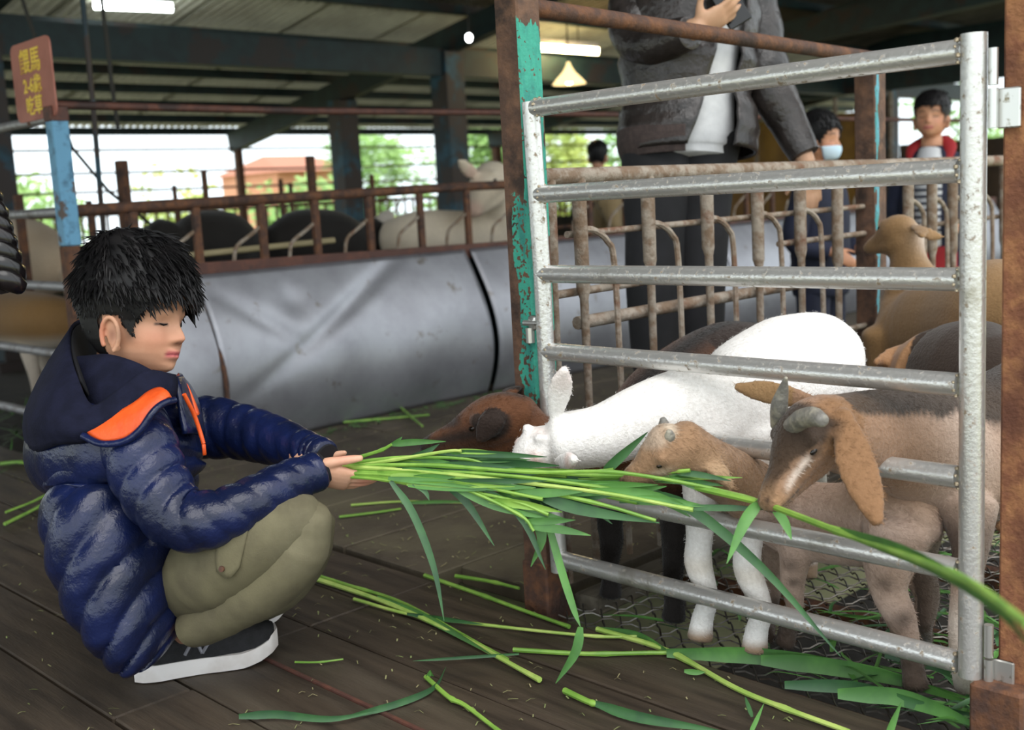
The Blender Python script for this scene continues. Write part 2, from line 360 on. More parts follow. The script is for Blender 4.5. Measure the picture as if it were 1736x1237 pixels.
def fur(o, root, n, flow, length=.010, wdt=.00045, seed=1, skip=None):
    "short hairs rooted on the coat, lying along the flow"
    me = o.data; me.calc_loop_triangles(); nv = len(me.vertices)
    co = np.empty(nv*3); me.vertices.foreach_get('co', co); co = co.reshape(-1, 3)
    no = np.empty(nv*3); me.vertex_normals.foreach_get('vector', no); no = no.reshape(-1, 3)
    cl = np.empty(nv*4, np.float32); me.attributes['col'].data.foreach_get('color', cl); cl = cl.reshape(-1, 4)
    R = np.random.default_rng(seed); ar = np.ones(nv); idx = R.choice(nv, n, p=ar/ar.sum())
    if skip is not None: idx = idx[~skip(co[idx]+np.array(root.location))]
    n = len(idx); p = co[idx]+R.normal(0, .0016, (n, 3)); nn = no[idx]; f = flow(co[idx]+np.array(root.location)) + R.normal(0, .28, (n, 3))
    f -= nn*(f*nn).sum(1)[:, None]; f /= np.linalg.norm(f, axis=1)[:, None]+1e-6
    d = f+nn*R.uniform(.12, .45, (n, 1)); d /= np.linalg.norm(d, axis=1)[:, None]; L = length*R.uniform(.5, 1.25, (n, 1))
    sd = np.cross(d, nn); sd /= np.linalg.norm(sd, axis=1)[:, None]+1e-6; base = p-nn*.001; mid = base+d*L*.55; tip = base+d*L*.8+f*L*.25
    vs = np.stack([base-sd*wdt, base+sd*wdt, mid+sd*wdt*.7, mid-sd*wdt*.7, tip], 1).reshape(-1, 3)
    k = np.arange(n)*5; m2 = bpy.data.meshes.new('fur')
    fs = [q for i in k.tolist() for q in ((i, i+1, i+2, i+3), (i+3, i+2, i+4))]
    m2.from_pydata(vs.tolist(), [], fs); cc = cl[idx].copy(); cc[:, :3] *= R.uniform(.80, 1.14, (n, 1)); cc = np.repeat(cc, 5, 0)
    a = m2.attributes.new('col', 'FLOAT_COLOR', 'POINT'); a.data.foreach_set('color', cc.ravel().astype(np.float32)); m2.materials.append(MT['coat_hair'])
    ob = bpy.data.objects.new('fur', m2); COL.objects.link(ob); ob.parent = root; ob['kind'] = 'stuff'; return ob
def arc(p0, p1, p2, n=8):
    p0, p1, p2 = V(p0), V(p1), V(p2)
    return [p0*(1-t)**2 + p1*2*t*(1-t) + p2*t*t for t in [i/n for i in range(n+1)]]
def smoothpath(pts, sub=4):
    pts = [V(p) for p in pts]; e = [pts[0]*2-pts[1]] + pts + [pts[-1]*2-pts[-2]]; out = []
    for i in range(1, len(e)-2):
        for q in range(sub):
            t = q/sub; a, b, c, d = e[i-1:i+3]
            out.append(.5*((2*b)+(c-a)*t+(2*a-5*b+4*c-d)*t*t+(3*b-a-3*c+d)*t**3))
    return out + [pts[-1]]
def sm(x, a, b): t = np.clip((x-a)/(b-a), 0, 1); return t*t*(3-2*t)
def npn(co, s, seed=0):
    "cheap smooth noise 0..1 on points"
    x, y, z = co[:, 0]*s+seed, co[:, 1]*s+seed*1.7, co[:, 2]*s-seed
    v = np.sin(x*1.3+1.7*np.sin(y*1.1+z))+np.sin(y*1.7+1.3*np.sin(z*1.3+x*.7))+np.sin(z*1.9+1.1*np.sin(x*1.2-y))
    return v/6+.5
def mixc(a, b, t): t = np.asarray(t)[:, None]; return a*(1-t)+b*t
def L3(h): return np.array(C(h)[:3])
# ================================================================== SETTING
Z3 = V((0, 0, 1))
def roofz(v): return 1.80 + .165*(10.7-v)
# --- ground
mb = MB(); mb.box((6, 8, -.72), 60, 60, .2); tag(mb.build('ground', MT['ground'], loc=(6, 8, -.72), smooth=False), kind='structure')
mb = MB(); mb.box((7, 6.3, -.30), 20, 5.0, .5); tag(mb.build('floor_back', MT['dirt'], loc=(7, 6.3, -.3), smooth=False), kind='structure')
# --- deck where the boy crouches: boards along v
deck = thing('floor', None, None, (0.8, 2, -.05), kind='structure')
mb = MB(); mb.box((0.2, 2.5, -.075), 2.76, 8, .05); mb.build('underlay', MT['dirt'], deck, False)
ub = [-1.1, -.78, -.46, -.15, .145, .30, .455, .61, .765, .92, 1.078, 1.235, 1.395, 1.575]
jo = {.765: [1.828, .2, 3.6], .92: [.1, 3.2], 1.078: [1.915, .55, 3.9], 1.235: [1.915, .3, 3.3], 1.395: [1.915, .75, 3.7]}
for i in range(len(ub)-1):
    js = sorted(jo.get(ub[i], [rnd.uniform(-.5, .8), rnd.uniform(1.2, 2.6), rnd.uniform(3.2, 4.4)]))
    ends = [-1.4] + js + [6.4]
    for a, b in zip(ends[:-1], ends[1:]):
        mb = MB(); dz = rnd.uniform(-.0025, .0)
        c = ((ub[i]+ub[i+1])/2, (a+b)/2, -.0225+dz)
        mb.bbox(c, ub[i+1]-ub[i]-.005, b-a-.005, .045, .003, Matrix.Rotation(rnd.uniform(-.0015, .0015), 3, 'Z'))
        o = mb.build('plank', MT['wood'], deck, False)
mb = MB(); mb.box((1.0785, .55, -.004), .007, 2.6, .012); mb.build('edge_strip', MT['rust_red'], deck, False)
# --- aisle beyond: broad boards along u
aisle = thing('floor_aisle', None, None, (5, 2.7, -.05), kind='structure')
vb = [1.655, 1.95, 2.30, 2.66, 3.02, 3.38, 3.74]
for i in range(len(vb)-1):
    us = [1.60 if i else 1.68] + sorted([2.9+rnd.uniform(-.6, .6), 4.6+rnd.uniform(-.6, .6), 6.6, 9.]) + [13]
    for a, b in zip(us[:-1], us[1:]):
        mb = MB(); mb.bbox(((a+b)/2, (vb[i]+vb[i+1])/2, -.0225-rnd.uniform(0, .003)), b-a-.006, vb[i+1]-vb[i]-.006, .045, .003)
        mb.build('plank', MT['wood_grey'], aisle, False)
# the kerb plank along the pen
mb = MB(); mb.bbox((3.0, 1.565, -.015), 2.6, .075, .035, .004); mb.build('plank', MT['plank_old'], aisle, False)
# --- pen floor: steel mesh over a dark pit
pen = thing('floor_pen', None, None, (2.4, .9, -.02), kind='structure')
mb = MB(); mb.box((2.6, .7, -.40), 2.1, 1.9, .04); mb.build('pit', MT['dirt'], pen, False)
mb = MB()
for q in range(5): mb.beam((1.62+q*.42, -.2, -.06), (1.62+q*.42, 1.6, -.06), .03, .05)
mb.build('joist', MT['rust'], pen, False)
mb = MB()
ra_, rb_ = V((.711, -.703, 0)), V((.703, .711, 0))
cc = V((2.4, .75, -.02))
for (da, db, ph) in ((ra_, rb_, 0), (rb_, ra_, 1)):
    for k in range(-34, 35):
        base = cc + db*(k*.036); run = []
        for s_ in range(-70, 71):
            p = base + da*(s_*.018)
            if 1.6 < p.x < 3.5 and -.2 < p.y < 1.58:
                run.append(p + V((0, 0, .0045*(1 if (s_//2+k+ph) % 2 else -1))))
            elif len(run) > 2: mb.tube(run, .0019, 4, cap=False); run = []
            else: run = []
        if len(run) > 2: mb.tube(run, .0019, 4, cap=False)
tag(mb.build('wire_mesh', MT['wire'], pen, fixn=False), kind='stuff')

# --- roof
roof = thing('ceiling', None, None, (5, 6, 2.5), kind='structure')
V0R, V1R = 1.0, 10.95
prof = []
for i in range(13):
    x = i*.076; prof += [(x, 0), (x+.016, .0), (x+.030, .032), (x+.054, .032), (x+.068, 0)]
mbp = MB()
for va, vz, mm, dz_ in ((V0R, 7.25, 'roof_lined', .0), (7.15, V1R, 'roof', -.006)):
    mbp = MB()
    for v in (va, vz):
        for (x, z) in prof: mbp.v.append(V((x, v, roofz(v)+z+dz_)))
    nP = len(prof)
    mbp.f = [(i, i+1, nP+i+1, nP+i) for i in range(nP-1)]; mbp.mi = [0]*len(mbp.f)
    pm = mbp.mesh('roof_sheet', V((5, 6, 2.5)), False); pm.materials.append(MT[mm])
    for i in range(25):
        o = bpy.data.objects.new('roof_sheet', pm); COL.objects.link(o); o.parent = roof; o.location = (-6+i*.94, 0, (i % 2)*.004)
nv = V0R+.25
while nv < V1R:
    mb = MB(); mb.box((5.6, nv, roofz(nv)-.055), 23, .05, .075); mb.build('purlin', MT['teal_dark'], roof, False); nv += .95 if nv < 7 else .5
for uu in (2.7, 6.5, 10.3, 14.2):
    mb = MB(); mb.beam((uu, V0R+.1, roofz(V0R+.1)-.20), (uu, 10.8, roofz(10.8)-.20), .10, .2); mb.build('rafter', MT['teal_dark'], roof, False)
mb = MB(); mb.box((5.6, 7.3, 1.99), 23, .14, .22); mb.build('beam', MT['teal_dark'], roof, False)
mb = MB(); mb.beam(PU(1240, 82, 10.1), PU(1720, -28, 10.1), .16, .24); mb.build('beam', MT['teal_dark'], roof, False)
# a second, steeper flap of dark sheet over the near purlins (the sagging liner seen at the top left)
for j, (uu, vv, ww) in enumerate(((6.5, 7.3, .21), (6.5, 8.8, .205), (6.5, 10.7, .075), (2.7, 10.7, .075), (10.3, 10.7, .1), (10.3, 7.3, .2), (2.7, 7.3, .2), (14.2, 7.3, .2))):
    h = roofz(vv)-.28; mb = MB(); mb.bbox((uu, vv, h/2-.05), ww, ww, h+.1, .006)
    mb.box((uu, vv, -.02), ww+.12, ww+.12, .06); o = mb.build('column', MT['column'] if ww > .1 else MT['rust'], loc=(uu, vv, 0), smooth=False); tag(o, kind='structure')
# end wall of tarpaulins far to the right, with the daylight gap above
tw = thing('wall_far', None, None, (13, 7, 0), kind='structure')
def tarp(v0, v1, z1, name, m):
    mb = MB(); n = 40
    for i in range(n+1):
        v = v0+(v1-v0)*i/n; du = .05*math.sin(v*9)+.03*math.sin(v*23)
        for z in (0, .4*z1, .8*z1, z1): mb.v.append(V((13+du*(1-.6*z/z1), v, z)))
    for i in range(n):
        for j in range(3): mb.f.append((i*4+j, i*4+j+1, i*4+j+5, i*4+j+4)); mb.mi.append(0)
    return mb.build(name, m, tw)
tarp(6.75, 10.6, 1.66, 'tarpaulin', MT['tarp']); tarp(2.0, 6.55, 1.22, 'tarpaulin', mat('dark_brown_tarp', C('4a3826'), .8, 0, C('3a2c20'), 2, 4))
mb = MB(); mb.box((13, 6.3, 2.18), .06, 9, .62); mb.build('fascia_board', MT['teal_dark'], tw, False)
for vv in (8.5, 7.35, 6.62): mb = MB(); mb.box((12.93, vv, .9), .04, .04, 1.9); mb.build('batten', MT['rust_pale'], tw, False)

# ================================================================== OUTSIDE
def tree(name, label, cat, x, y, h, rad, m, n, kind=0, base=-.6):
    t = thing(name, label, cat, (x, y, base), 'trees and shrubs outside the shed')
    mb = MB(); mb.tube([(x, y, base), (x+.1, y, base+h*.35), (x-.05, y+.1, base+h*.75)], [.09*h/3, .07*h/3, .02], 8)
    for k in range(5):
        a = rnd.uniform(0, 6.3); z0 = base+h*rnd.uniform(.3, .55); mb.tube([(x, y, z0), (x+math.cos(a)*rad*.6, y+math.sin(a)*rad*.6, z0+h*.25)], [.03*h/3, .01], 5)
    mb.build('trunk', MT['bark'], t)
    mb = MB(); R = rnd
    blobs = [(V((x+R.uniform(-.6, .6)*rad, y+R.uniform(-.6, .6)*rad, base+h*R.uniform(.3, .9))), rad*R.uniform(.35, .6)) for _ in range(9)]
    for i in range(n):
        c, r = R.choice(blobs); d = V((R.gauss(0, 1), R.gauss(0, 1), R.gauss(0, 1))).normalized()
        p = c + d*r*R.uniform(.6, 1.0); q = .10 if kind == 0 else .05
        a = V((R.gauss(0, 1), R.gauss(0, 1), R.gauss(0, .6))).normalized(); b = a.orthogonal().normalized()
        L = (R.uniform(1.0, 1.8) if kind == 0 else R.uniform(3, 6))*q; Wd = q*.5
        mb.add([p, p+a*L*.5+b*Wd, p+a*L, p+a*L*.5-b*Wd], [(0, 1, 2, 3)])
    tag(mb.build('foliage', m, t, False, fixn=False), kind='stuff')
spec = [(5.6, 14.0, 2.0, 1.1, 'leaf_light', 'low pale green shrub outside left of the blue post'), (7.6, 13.8, 1.9, .95, 'leaf_yel', 'low yellow green shrub outside above the boy\'s head'),
        (9.4, 14.0, 1.9, .85, 'leaf_light', 'low light green shrub outside left of the thin eave post'), (10.6, 13.6, 1.4, .6, 'leaf_yel', 'small yellow green shrub in front of the peach house'),
        (11.9, 15.2, 2.8, 1.0, 'leaf_light', 'feathery green palm outside left of the first dark column'), (13.6, 15.0, 2.9, 1.15, 'leaf_light', 'tall green tree outside between the two dark columns'),
        (15.9, 14.9, 2.9, 1.2, 'leaf_yel', 'yellow green tree outside just left of the teal gate post'), (18.6, 15.4, 3.2, 1.3, 'leaf_light', 'light green tree outside behind the hanging cone lamp'), (21.5, 16.2, 3.4, 1.4, 'leaf_yel', 'yellow green tree outside by the standing man\'s back'), (19.5, 8.2, 3, 1.3, 'leaf_light', 'green tree outside the far end beyond the tarpaulin')]
for i, (x, y, h, r, mm, lb) in enumerate(spec): tree('palm_tree' if i == 4 else ('shrub' if h < 2.5 else 'leafy_tree'), lb, 'shrub' if h < 2.5 else 'tree', x, y, h, r, MT[mm], 2300 if h > 2.1 else 900, 1 if i == 4 else 0)
# a peach coloured house beyond the fence
hs = thing('house', 'peach walled house with a low tiled roof beyond the outer fence', 'house', (12.7, 19.2, -.6))
mb = MB(); mb.box((12.7, 19.2, .5), 1.7, 2, 2.1); mb.build('wall', MT['peach'], hs, False)
mb = MB(); mb.add([(11.75, 18.0, 1.55), (13.65, 18.0, 1.55), (13.65, 20.4, 1.55), (11.75, 20.4, 1.55), (12.2, 19.2, 1.9), (13.2, 19.2, 1.9)], [(0, 1, 5, 4), (1, 2, 5), (2, 3, 4, 5), (3, 0, 4), (3, 2, 1, 0)]); mb.build('roof', MT['house_roof'], hs, False)
for x in (12.3, 13.1): mb = MB(); mb.box((x, 18.19, .6), .5, .04, .7); mb.build('window', MT['glassy'], hs, False)
# outer fence: low dark wall with pickets and wires
of = thing('picket_fence', 'outer fence of thin pickets on a low dark wall along the shed edge', 'fence', (5, 10.75, 0))
mb = MB(); mb.box((5, 10.80, .26), 22, .12, .6); mb.build('low_wall', MT['dirt'], of, False)
pk = MB(); pk.bbox((0, 10.78, .72), .025, .025, .40, .003); pkm = pk.mesh('picket', V((5, 10.75, 0)), False); pkm.materials.append(MT['rust'])
for i in range(90):
    o = bpy.data.objects.new('picket', pkm); COL.objects.link(o); o.parent = of; o.location = (3.2+i*.13, 0, rnd.uniform(-.01, .01))
for z in (.90, 1.12, 1.30, 1.52): mb = MB(); mb.tube([(-5, 10.74, z), (16, 10.74, z)], .012 if z > 1 else .02, 6); mb.build('rail', MT['rust'], of)

# ================================================================== FENCE A with its feed trough
VA = 3.75
fa = thing('trough_fence', 'long rusty fence with a bulging galvanised trough sheet behind the boy', 'fence', (1.65, VA, 0))
mb = MB(); mb.tube([(1.6, VA, 1.232), (2.6, VA, 1.225), (3.6, VA, 1.232), (9, VA, 1.232)], .014, 8); mb.build('top_bar', MT['rust_red'], fa)
mb = MB(); mb.tube([(1.63, VA, .885), (3.4, VA, .908), (9, VA, .91)], .020, 10); mb.build('rail', MT['rust'], fa)
mb = MB(); mb.beam((1.63, VA, .652), (3.6, VA, .622), .045, .062); mb.beam((3.6, VA, .622), (9, VA, .615), .045, .062); mb.build('trough_rail', MT['rust_red'], fa, False)
us_ = [1.84, 2.08, 2.355, 2.60, 2.865, 3.138, 3.41]
while us_[-1] < 8.5: us_.append(us_[-1]+.272)
for i, u in enumerate(us_):
    mb = MB(); mb.bbox((u, VA, .765), .030, .022, .27, .003); mb.build('bar', MT['rust'], fa, False)
    if i > 0:
        mb = MB(); mb.tube(smoothpath([(u-.012, VA, .79), (u-.06, VA-.004, .762), (u-.118, VA-.006, .728), (u-.135, VA-.006, .69), (u-.136, VA, .63)], 4), .0075, 7); mb.build('bent_rod', MT['rust_pale'], fa)
mb = MB(); mb.tube([(2.0, VA+.10, .70), (2.75, VA+.10, .715)], .013, 8); mb.build('pale_pole', mat('bone_coloured_pole', C('9c8f6c'), .7), fa)
def tsheet(u0, u1, name='trough_sheet'):
    mb = MB(); nu, nz_ = 60, 34
    for i in range(nu+1):
        u = u0+(u1-u0)*i/nu
        for j in range(nz_+1):
            t = j/nz_; z = .635*t - .0
            v = VA - .03 - .15*math.sin(math.pi*(1-t)*.80)
            # dents: a long diagonal crease and a small knock
            s1 = (u-2.52)*.52 - (z-.40); v += .016*math.exp(-(s1/.035)**2)*math.exp(-((u-2.6)/.42)**2)
            s2 = (u-2.36)+(z-.36)*1.3; v += .010*math.exp(-(s2/.05)**2)*math.exp(-((z-.45)/.12)**2)
            v += .010*math.exp(-((u-2.40)/.05)**2-((z-.50)/.05)**2) + .004*math.sin(u*7+z*3)+.003*math.sin(u*13-z*9)
            mb.v.append(V((u, v, z)))
    for i in range(nu):
        for j in range(nz_): a = i*(nz_+1)+j; mb.f.append((a, a+1, a+nz_+2, a+nz_+1)); mb.mi.append(0)
    o = mb.build(name, MT['sheet'], fa); so = o.modifiers.new('s', 'SOLIDIFY'); so.thickness = .0025; return o
tsheet(1.64, 2.03); tsheet(2.035, 3.352); tsheet(3.385, 5.2); tsheet(5.21, 7.0); tsheet(7.01, 8.9)
mb = MB(); mb.tube(smoothpath([(2.035, VA-.02, .62), (2.035, VA-.115, .45), (2.035, VA-.187, .25), (2.035, VA-.135, .02)], 4), .009, 7); mb.build('seam_rod', MT['rust'], fa)
# back of the trough and posts
mb = MB(); mb.box((5.2, VA+.03, .31), 7.1, .012, .62); mb.build('back_sheet', MT['teal_dark'], fa, False)

bp = thing('fence_post', 'flaking blue square post at the near end of the trough fence', 'post', (1.6, 3.73, 0))
mb = MB(); mb.bbox((1.6, 3.73, .975), .056, .056, .41, .004); mb.build('painted_top', MT['blue'], bp, False)
mb = MB(); mb.bbox((1.6, 3.73, .385), .056, .056, .77, .004); mb.build('rusty_shaft', MT['rust'], bp, False)
mb = MB(); mb.bbox((1.6, 3.73, 1.20), .062, .062, .05, .004); mb.build('cap', MT['rust_red'], bp, False)

# ---- left gate beyond the blue post
lg = thing('pipe_gate', 'plain grey pipe gate left of the blue post', 'gate', (1.6, 4.3, 0))
for z, dz in ((1.190, .012), (.884, .004), (.633, .002), (.395, 0), (.160, -.01)):
    mb = MB(); mb.tube([(1.6, 3.765, z), (1.6, 5.15, z+dz)], .016, 12); mb.build('rail', MT['galv_dull'], lg)
for v in (5.15,): mb = MB(); mb.tube([(1.6, v, .1), (1.6, v, 1.22)], .018, 12); mb.build('stile', MT['galv_dull'], lg)
# ---- sign board with yellow brush lettering
sg = thing('sign_board', 'brown sign board with yellow brush lettering above the pipe gate', 'sign', (1.585, 3.84, 1.2))
mb = MB(); n_ = []
hw, hh, r_ = .160, .128, .03
for sx_, sz_, a0 in ((1, 1, 0), (-1, 1, 90), (-1, -1, 180), (1, -1, 270)):
    for k in range(5):
        a = math.radians(a0+k*22.5); n_.append((sx_*(hw-r_)+r_*math.cos(a), sz_*(hh-r_)+r_*math.sin(a)))
N_ = len(n_); mb.add([(1.578, 3.832+x, 1.318+z) for x, z in n_]+[(1.584, 3.832+x, 1.318+z) for x, z in n_], [tuple(range(N_)), tuple(range(2*N_-1, N_-1, -1))]+[(i, (i+1) % N_, N_+(i+1) % N_, N_+i) for i in range(N_)])
mb.build('board', MT['sign'], sg, False)
for v in (3.74, 3.92): mb = MB(); mb.box((1.59, v, 1.24), .012, .02, .12); mb.build('bracket', MT['rust'], sg, False)
for txt, z, size in (('餵馬', 1.352, .084), ('2-6歲', 1.283, .062), ('吃草', 1.214, .066)):
    cu = bpy.data.curves.new('lettering', 'FONT'); cu.body = txt; cu.size = size; cu.extrude = .0008; cu.offset = .0012; cu.align_x = 'CENTER'
    cu.space_character = 1.02
    o = bpy.data.objects.new('lettering', cu); COL.objects.link(o)
    dg = bpy.context.evaluated_depsgraph_get(); me = bpy.data.meshes.new_from_object(o.evaluated_get(dg)); bpy.data.objects.remove(o)
    o = bpy.data.objects.new('lettering', me); COL.objects.link(o); me.materials.clear(); me.materials.append(MT['yellow_paint']); o.parent = sg
    # text x runs toward -v (to the right as seen), up is z, facing -u
    o.matrix_local = Matrix(((0, 0, -1, 1.5765-1.585), (-1, 0, 0, 3.835-3.84), (0, 1, 0, z-1.2), (0, 0, 0, 1)))

# ================================================================== FENCE B (feed barrier) and its posts
VB = 1.62
fb = thing('feed_barrier', 'rusty feed barrier of upright pipes and bent rods behind the goats', 'fence', (1.68, VB, 0))
mb = MB(); mb.tube([(1.66, VB, .888), (3.06, VB, .885), (7.2, VB, .88)], .0175, 12); mb.build('top_rail', MT['rust_pale'], fb)
mb = MB(); mb.tube([(1.66, VB, 1.222), (3.08, VB, 1.185)], .018, 12); mb.build('high_bar', MT['rust'], fb)
ubars = [1.70, 1.794, 2.023, 2.248, 2.462, 2.663, 2.855, 3.273, 3.43, 3.576]
while ubars[-1] < 6.9: ubars.append(ubars[-1]+.2)
for i, u in enumerate(ubars):
    mb = MB(); zz = .60+rnd.uniform(-.0, .12)
    mb.tube([(u, VB, .885), (u, VB, zz), (u+.002, VB, zz-.02), (u+.003, VB, .36), (u+.006, VB, .02)], [.0165, .0155, .010, .0085, .010], 10, jit=.05); mb.build('bar', MT['rust_pale'], fb)
    if i and i != 6:
        mb = MB(); mb.tube(smoothpath([(u+.012, VB, .775), (u+.045, VB, .77), (u+.085, VB, .745), (u+.105, VB, .69), (u+.112, VB, .4), (u+.118, VB, .03)], 4), .0072, 7); mb.build('bent_rod', MT['rust_pale'], fb)
for z, r_, a, b in ((.765, .0075, 1.78, 3.05), (.640, .009, 1.68, 2.3), (.573, .0145, 1.80, 3.05), (.69, .008, 2.6, 5.5), (.42, .008, 2.2, 5.5)):
    mb = MB(); mb.tube([(a, VB+.028, z), (b, VB+.028, z+.004)], r_, 10); mb.build('cross_rod', MT['rust_pale'], fb)
def post(label, c, w_, h, m, name='fence_post'):
    mb = MB(); mb.bbox((c[0], c[1], h/2-.03), w_, w_, h+.06, .004); return one(mb, name, m, label, 'post', None, (c[0], c[1], 0), False)
post('brown square post in the feed barrier with a stripe of teal paint', (3.09, 1.645), .066, 1.2, MT['teal_thin'])
tp = post('tall square gate post with peeling teal paint left of the gate', (1.633, 1.617), .065, 2.62, MT['teal'])
mb = MB(); mb.bbox((1.633, 1.617, .03), .072, .072, .13, .004); mb.build('foot_sleeve', MT['rust'], tp, False)
rpz = thing('gate_post', 'orange rusted channel post the gate hinges on', 'post', (1.63, .64, 0))
mb = MB(); mb.bbox((1.645, .635, 1.33), .06, .052, 2.7, .004); mb.build('channel', MT['rust_orange'], rpz, False)
mb = MB(); mb.bbox((1.625, .648, .02), .10, .078, .16, .004); mb.build('foot_block', MT['rust'], rpz, False)
mb = MB(); mb.box((1.640, .606, 1.33), .055, .004, 2.7); mb.build('edge_trim', MT['rust'], rpz, False)

# ================================================================== THE GATE
UG = 1.6
gt = thing('metal_gate', 'galvanised seven rail pipe gate in front of the goats', 'gate', (UG, 1.13, 0))
for z in (1.018, .853, .698, .544, .405, .262, .117):
    mb = MB(); mb.tube([(UG, 1.550, z), (UG, .715, z)], .0172, 20); ro_ = mb.build('rail', MT['galv'], gt)
mb = MB(); mb.tube([(UG, 1.560, 1.03), (UG, 1.552, .70), (UG, 1.552, .42), (UG, 1.545, .09)], .0172, 20); mb.build('stile', MT['galv'], gt)
mb = MB(); mb.tube([(UG, .695, 1.04), (UG, .695, .10)], .0180, 20); mb.build('stile', MT['galv'], gt)
mb = MB()
for z in (1.018, .853, .698, .544, .405, .262, .117):
    for (v, s_) in ((1.537, 1), (.713, -1)):
        for k in range(9):
            a = k*.7; mb.ball((UG+.0175*math.cos(a), v+rnd.uniform(-.003, .003), z+.0175*math.sin(a)), rnd.uniform(.002, .0042), n=6)
tag(mb.build('weld_beads', MT['weld'], gt), kind='stuff')
for z0 in (.965, .135):
    h_ = MB(); h_.tube([(UG, .668, z0+.052), (UG, .668, z0+.002)], .0068, 12); h_.tube([(UG, .668, z0-.002), (UG, .668, z0-.056)], .0068, 12); hb = h_.build('hinge', MT['bright'], gt)
    h_ = MB(); h_.bbox((UG+.010, .650, z0-.030), .006, .032, .055, .002); h_.build('hinge_plate', MT['bright'], hb, False)
h_ = MB(); h_.bbox((UG-.003, 1.581, .600), .012, .022, .03, .004); h_.tube([(UG-.006, 1.588, .59), (UG-.006, 1.588, .56)], .009, 10); h_.tube([(UG-.01, 1.60, .60), (UG-.004, 1.565, .60)], .006, 8); h_.build('latch', MT['bright'], gt)

# ================================================================== INNER PEN RAILS (blurred, behind the trough fence)
pf = thing('pen_divider', 'dark rusty inner pen divider with uneven posts behind the black goats', 'fence', (3, 5.6, 0))
for (x, y, wpx) in ((205, 272, 24), (345, 288, 11), (295, 314, 9), (525, 264, 17), (475, 303, 9), (492, 310, 8), (630, 296, 9), (30, 330, 18), (150, 340, 12)):
    p = PV(x, y, 5.6 if wpx > 10 else 6.4); ww = wpx*depth(p)/FPX
    mb = MB(); mb.bbox((p.x, p.y, p.z/2), ww*.72, ww*.72, p.z, .003); mb.build('upright', MT['rust'], pf, False)
for (y0, z_, r_) in ((5.6, .62, .012), (6.4, .70, .015)): mb = MB(); mb.tube([(2.85, y0, z_), (6.3, y0, z_)], r_, 6); mb.build('rail', MT['rust'], pf)
mb = MB(); mb.tube([PV(48, 150, 5.6)+V((0, 0, .5)), PV(122, 250, 5.6), PV(185, 325, 5.6), PV(262, 385, 5.6)], .009, 6); one(mb, 'slack_rope', MT['cable'], 'thin grey rope slanting down behind the boy\'s head', 'rope', None, PV(190, 325, 5.6))
# ================================================================== LAMPS
def tubelamp(name, label, x0, y0, x1, y1, v0, v1, m, r):
    a, b = PV(x0, y0, v0), PV(x1, y1, v1); t = thing(name, label, 'lamp', (a+b)/2)
    mb = MB(); mb.tube([a, b], r, 10); mb.build('tube', m, t)
    mb = MB(); mb.beam(a+V((0, 0, .05)), b+V((0, 0, .05)), .06, .04); mb.build('batten', MT['galv_dull'], t, False)
    mb = MB()
    for q in (.25, .75): c = a.lerp(b, q); mb.tube([c+V((0, 0, .06)), V((c.x, c.y, roofz(c.y)-.01))], .006, 5)
    mb.build('hanger', MT['cable'], t); return t
tubelamp('fluorescent_lamp', 'white fluorescent tube under the roof at top of the left bay', 160, 8, 292, 13, 7.55, 7.25, MT['tube_white'], .030)
tubelamp('fluorescent_lamp', 'warm yellow fluorescent tube glowing beside the teal gate post', 880, 78, 1014, 87, 7.3, 6.9, MT['tube_warm'], .032)
ll = bpy.data.lights.new('warm_tube_light', 'POINT'); ll.energy = 22; ll.color = (1, .72, .30); ll.shadow_soft_size = .25
lo_ = bpy.data.objects.new('warm_tube_light', ll); COL.objects.link(lo_); lo_.location = PV(950, 92, 7.0)
c = PV(965, 140, 6.2); lp = thing('pendant_lamp', 'small cone shaded pendant lamp under the warm tube', 'lamp', c)
mb = MB(); q = [(.012, .16), (.02, .13), (.05, .08), (.10, .03), (.135, -.01)]
for (r_, z_) in q:
    for j in range(20): mb.v.append(c+V((r_*math.cos(j*math.pi/10), r_*math.sin(j*math.pi/10), z_)))
for i in range(4):
    for j in range(20): mb.f.append((i*20+j, i*20+(j+1) % 20, (i+1)*20+(j+1) % 20, (i+1)*20+j)); mb.mi.append(0)
o = mb.build('shade', MT['shade'], lp); o.modifiers.new('s', 'SOLIDIFY').thickness = .004
mb = MB(); mb.ball(c+V((0, 0, .02)), .035, n=12); mb.build('bulb', MT['tube_warm'], lp)
mb = MB(); mb.tube([c+V((0, 0, .15)), V((c.x, c.y, roofz(c.y)))], .007, 6); mb.build('cord', MT['cable'], lp)
c = PV(795, 64, 6.4); lp = thing('bare_bulb', 'small bare white bulb hanging left of the teal gate post', 'lamp', c)
mb = MB(); mb.ball(c, .026, .026, .032, n=12); mb.build('bulb', MT['bulb'], lp)
mb = MB(); mb.tube([c+V((0, 0, .03)), V((c.x, c.y, roofz(c.y)))], .006, 6); mb.build('cord', MT['cable'], lp)
mb = MB(); a = PV(165, 0, 5.2); mb.tube(smoothpath([V((a.x, a.y, roofz(a.y)-.02)), PV(180, 60, 5.2), PV(188, 130, 5.2), PV(200, 216, 5.2)], 4), .010, 6); one(mb, 'hanging_cable', MT['cable'], 'dark cable hanging from the roof right of the sign board', 'cable', None, a)
mb = MB(); a = PV(150, 60, 4.6); mb.tube([V((a.x, a.y, roofz(a.y))), PV(158, 180, 4.6), PV(170, 330, 4.6), PV(176, 400, 4.6)], .011, 6); one(mb, 'roof_prop', MT['column'], 'thin dark upright rod just right of the sign board', 'rod', None, a)
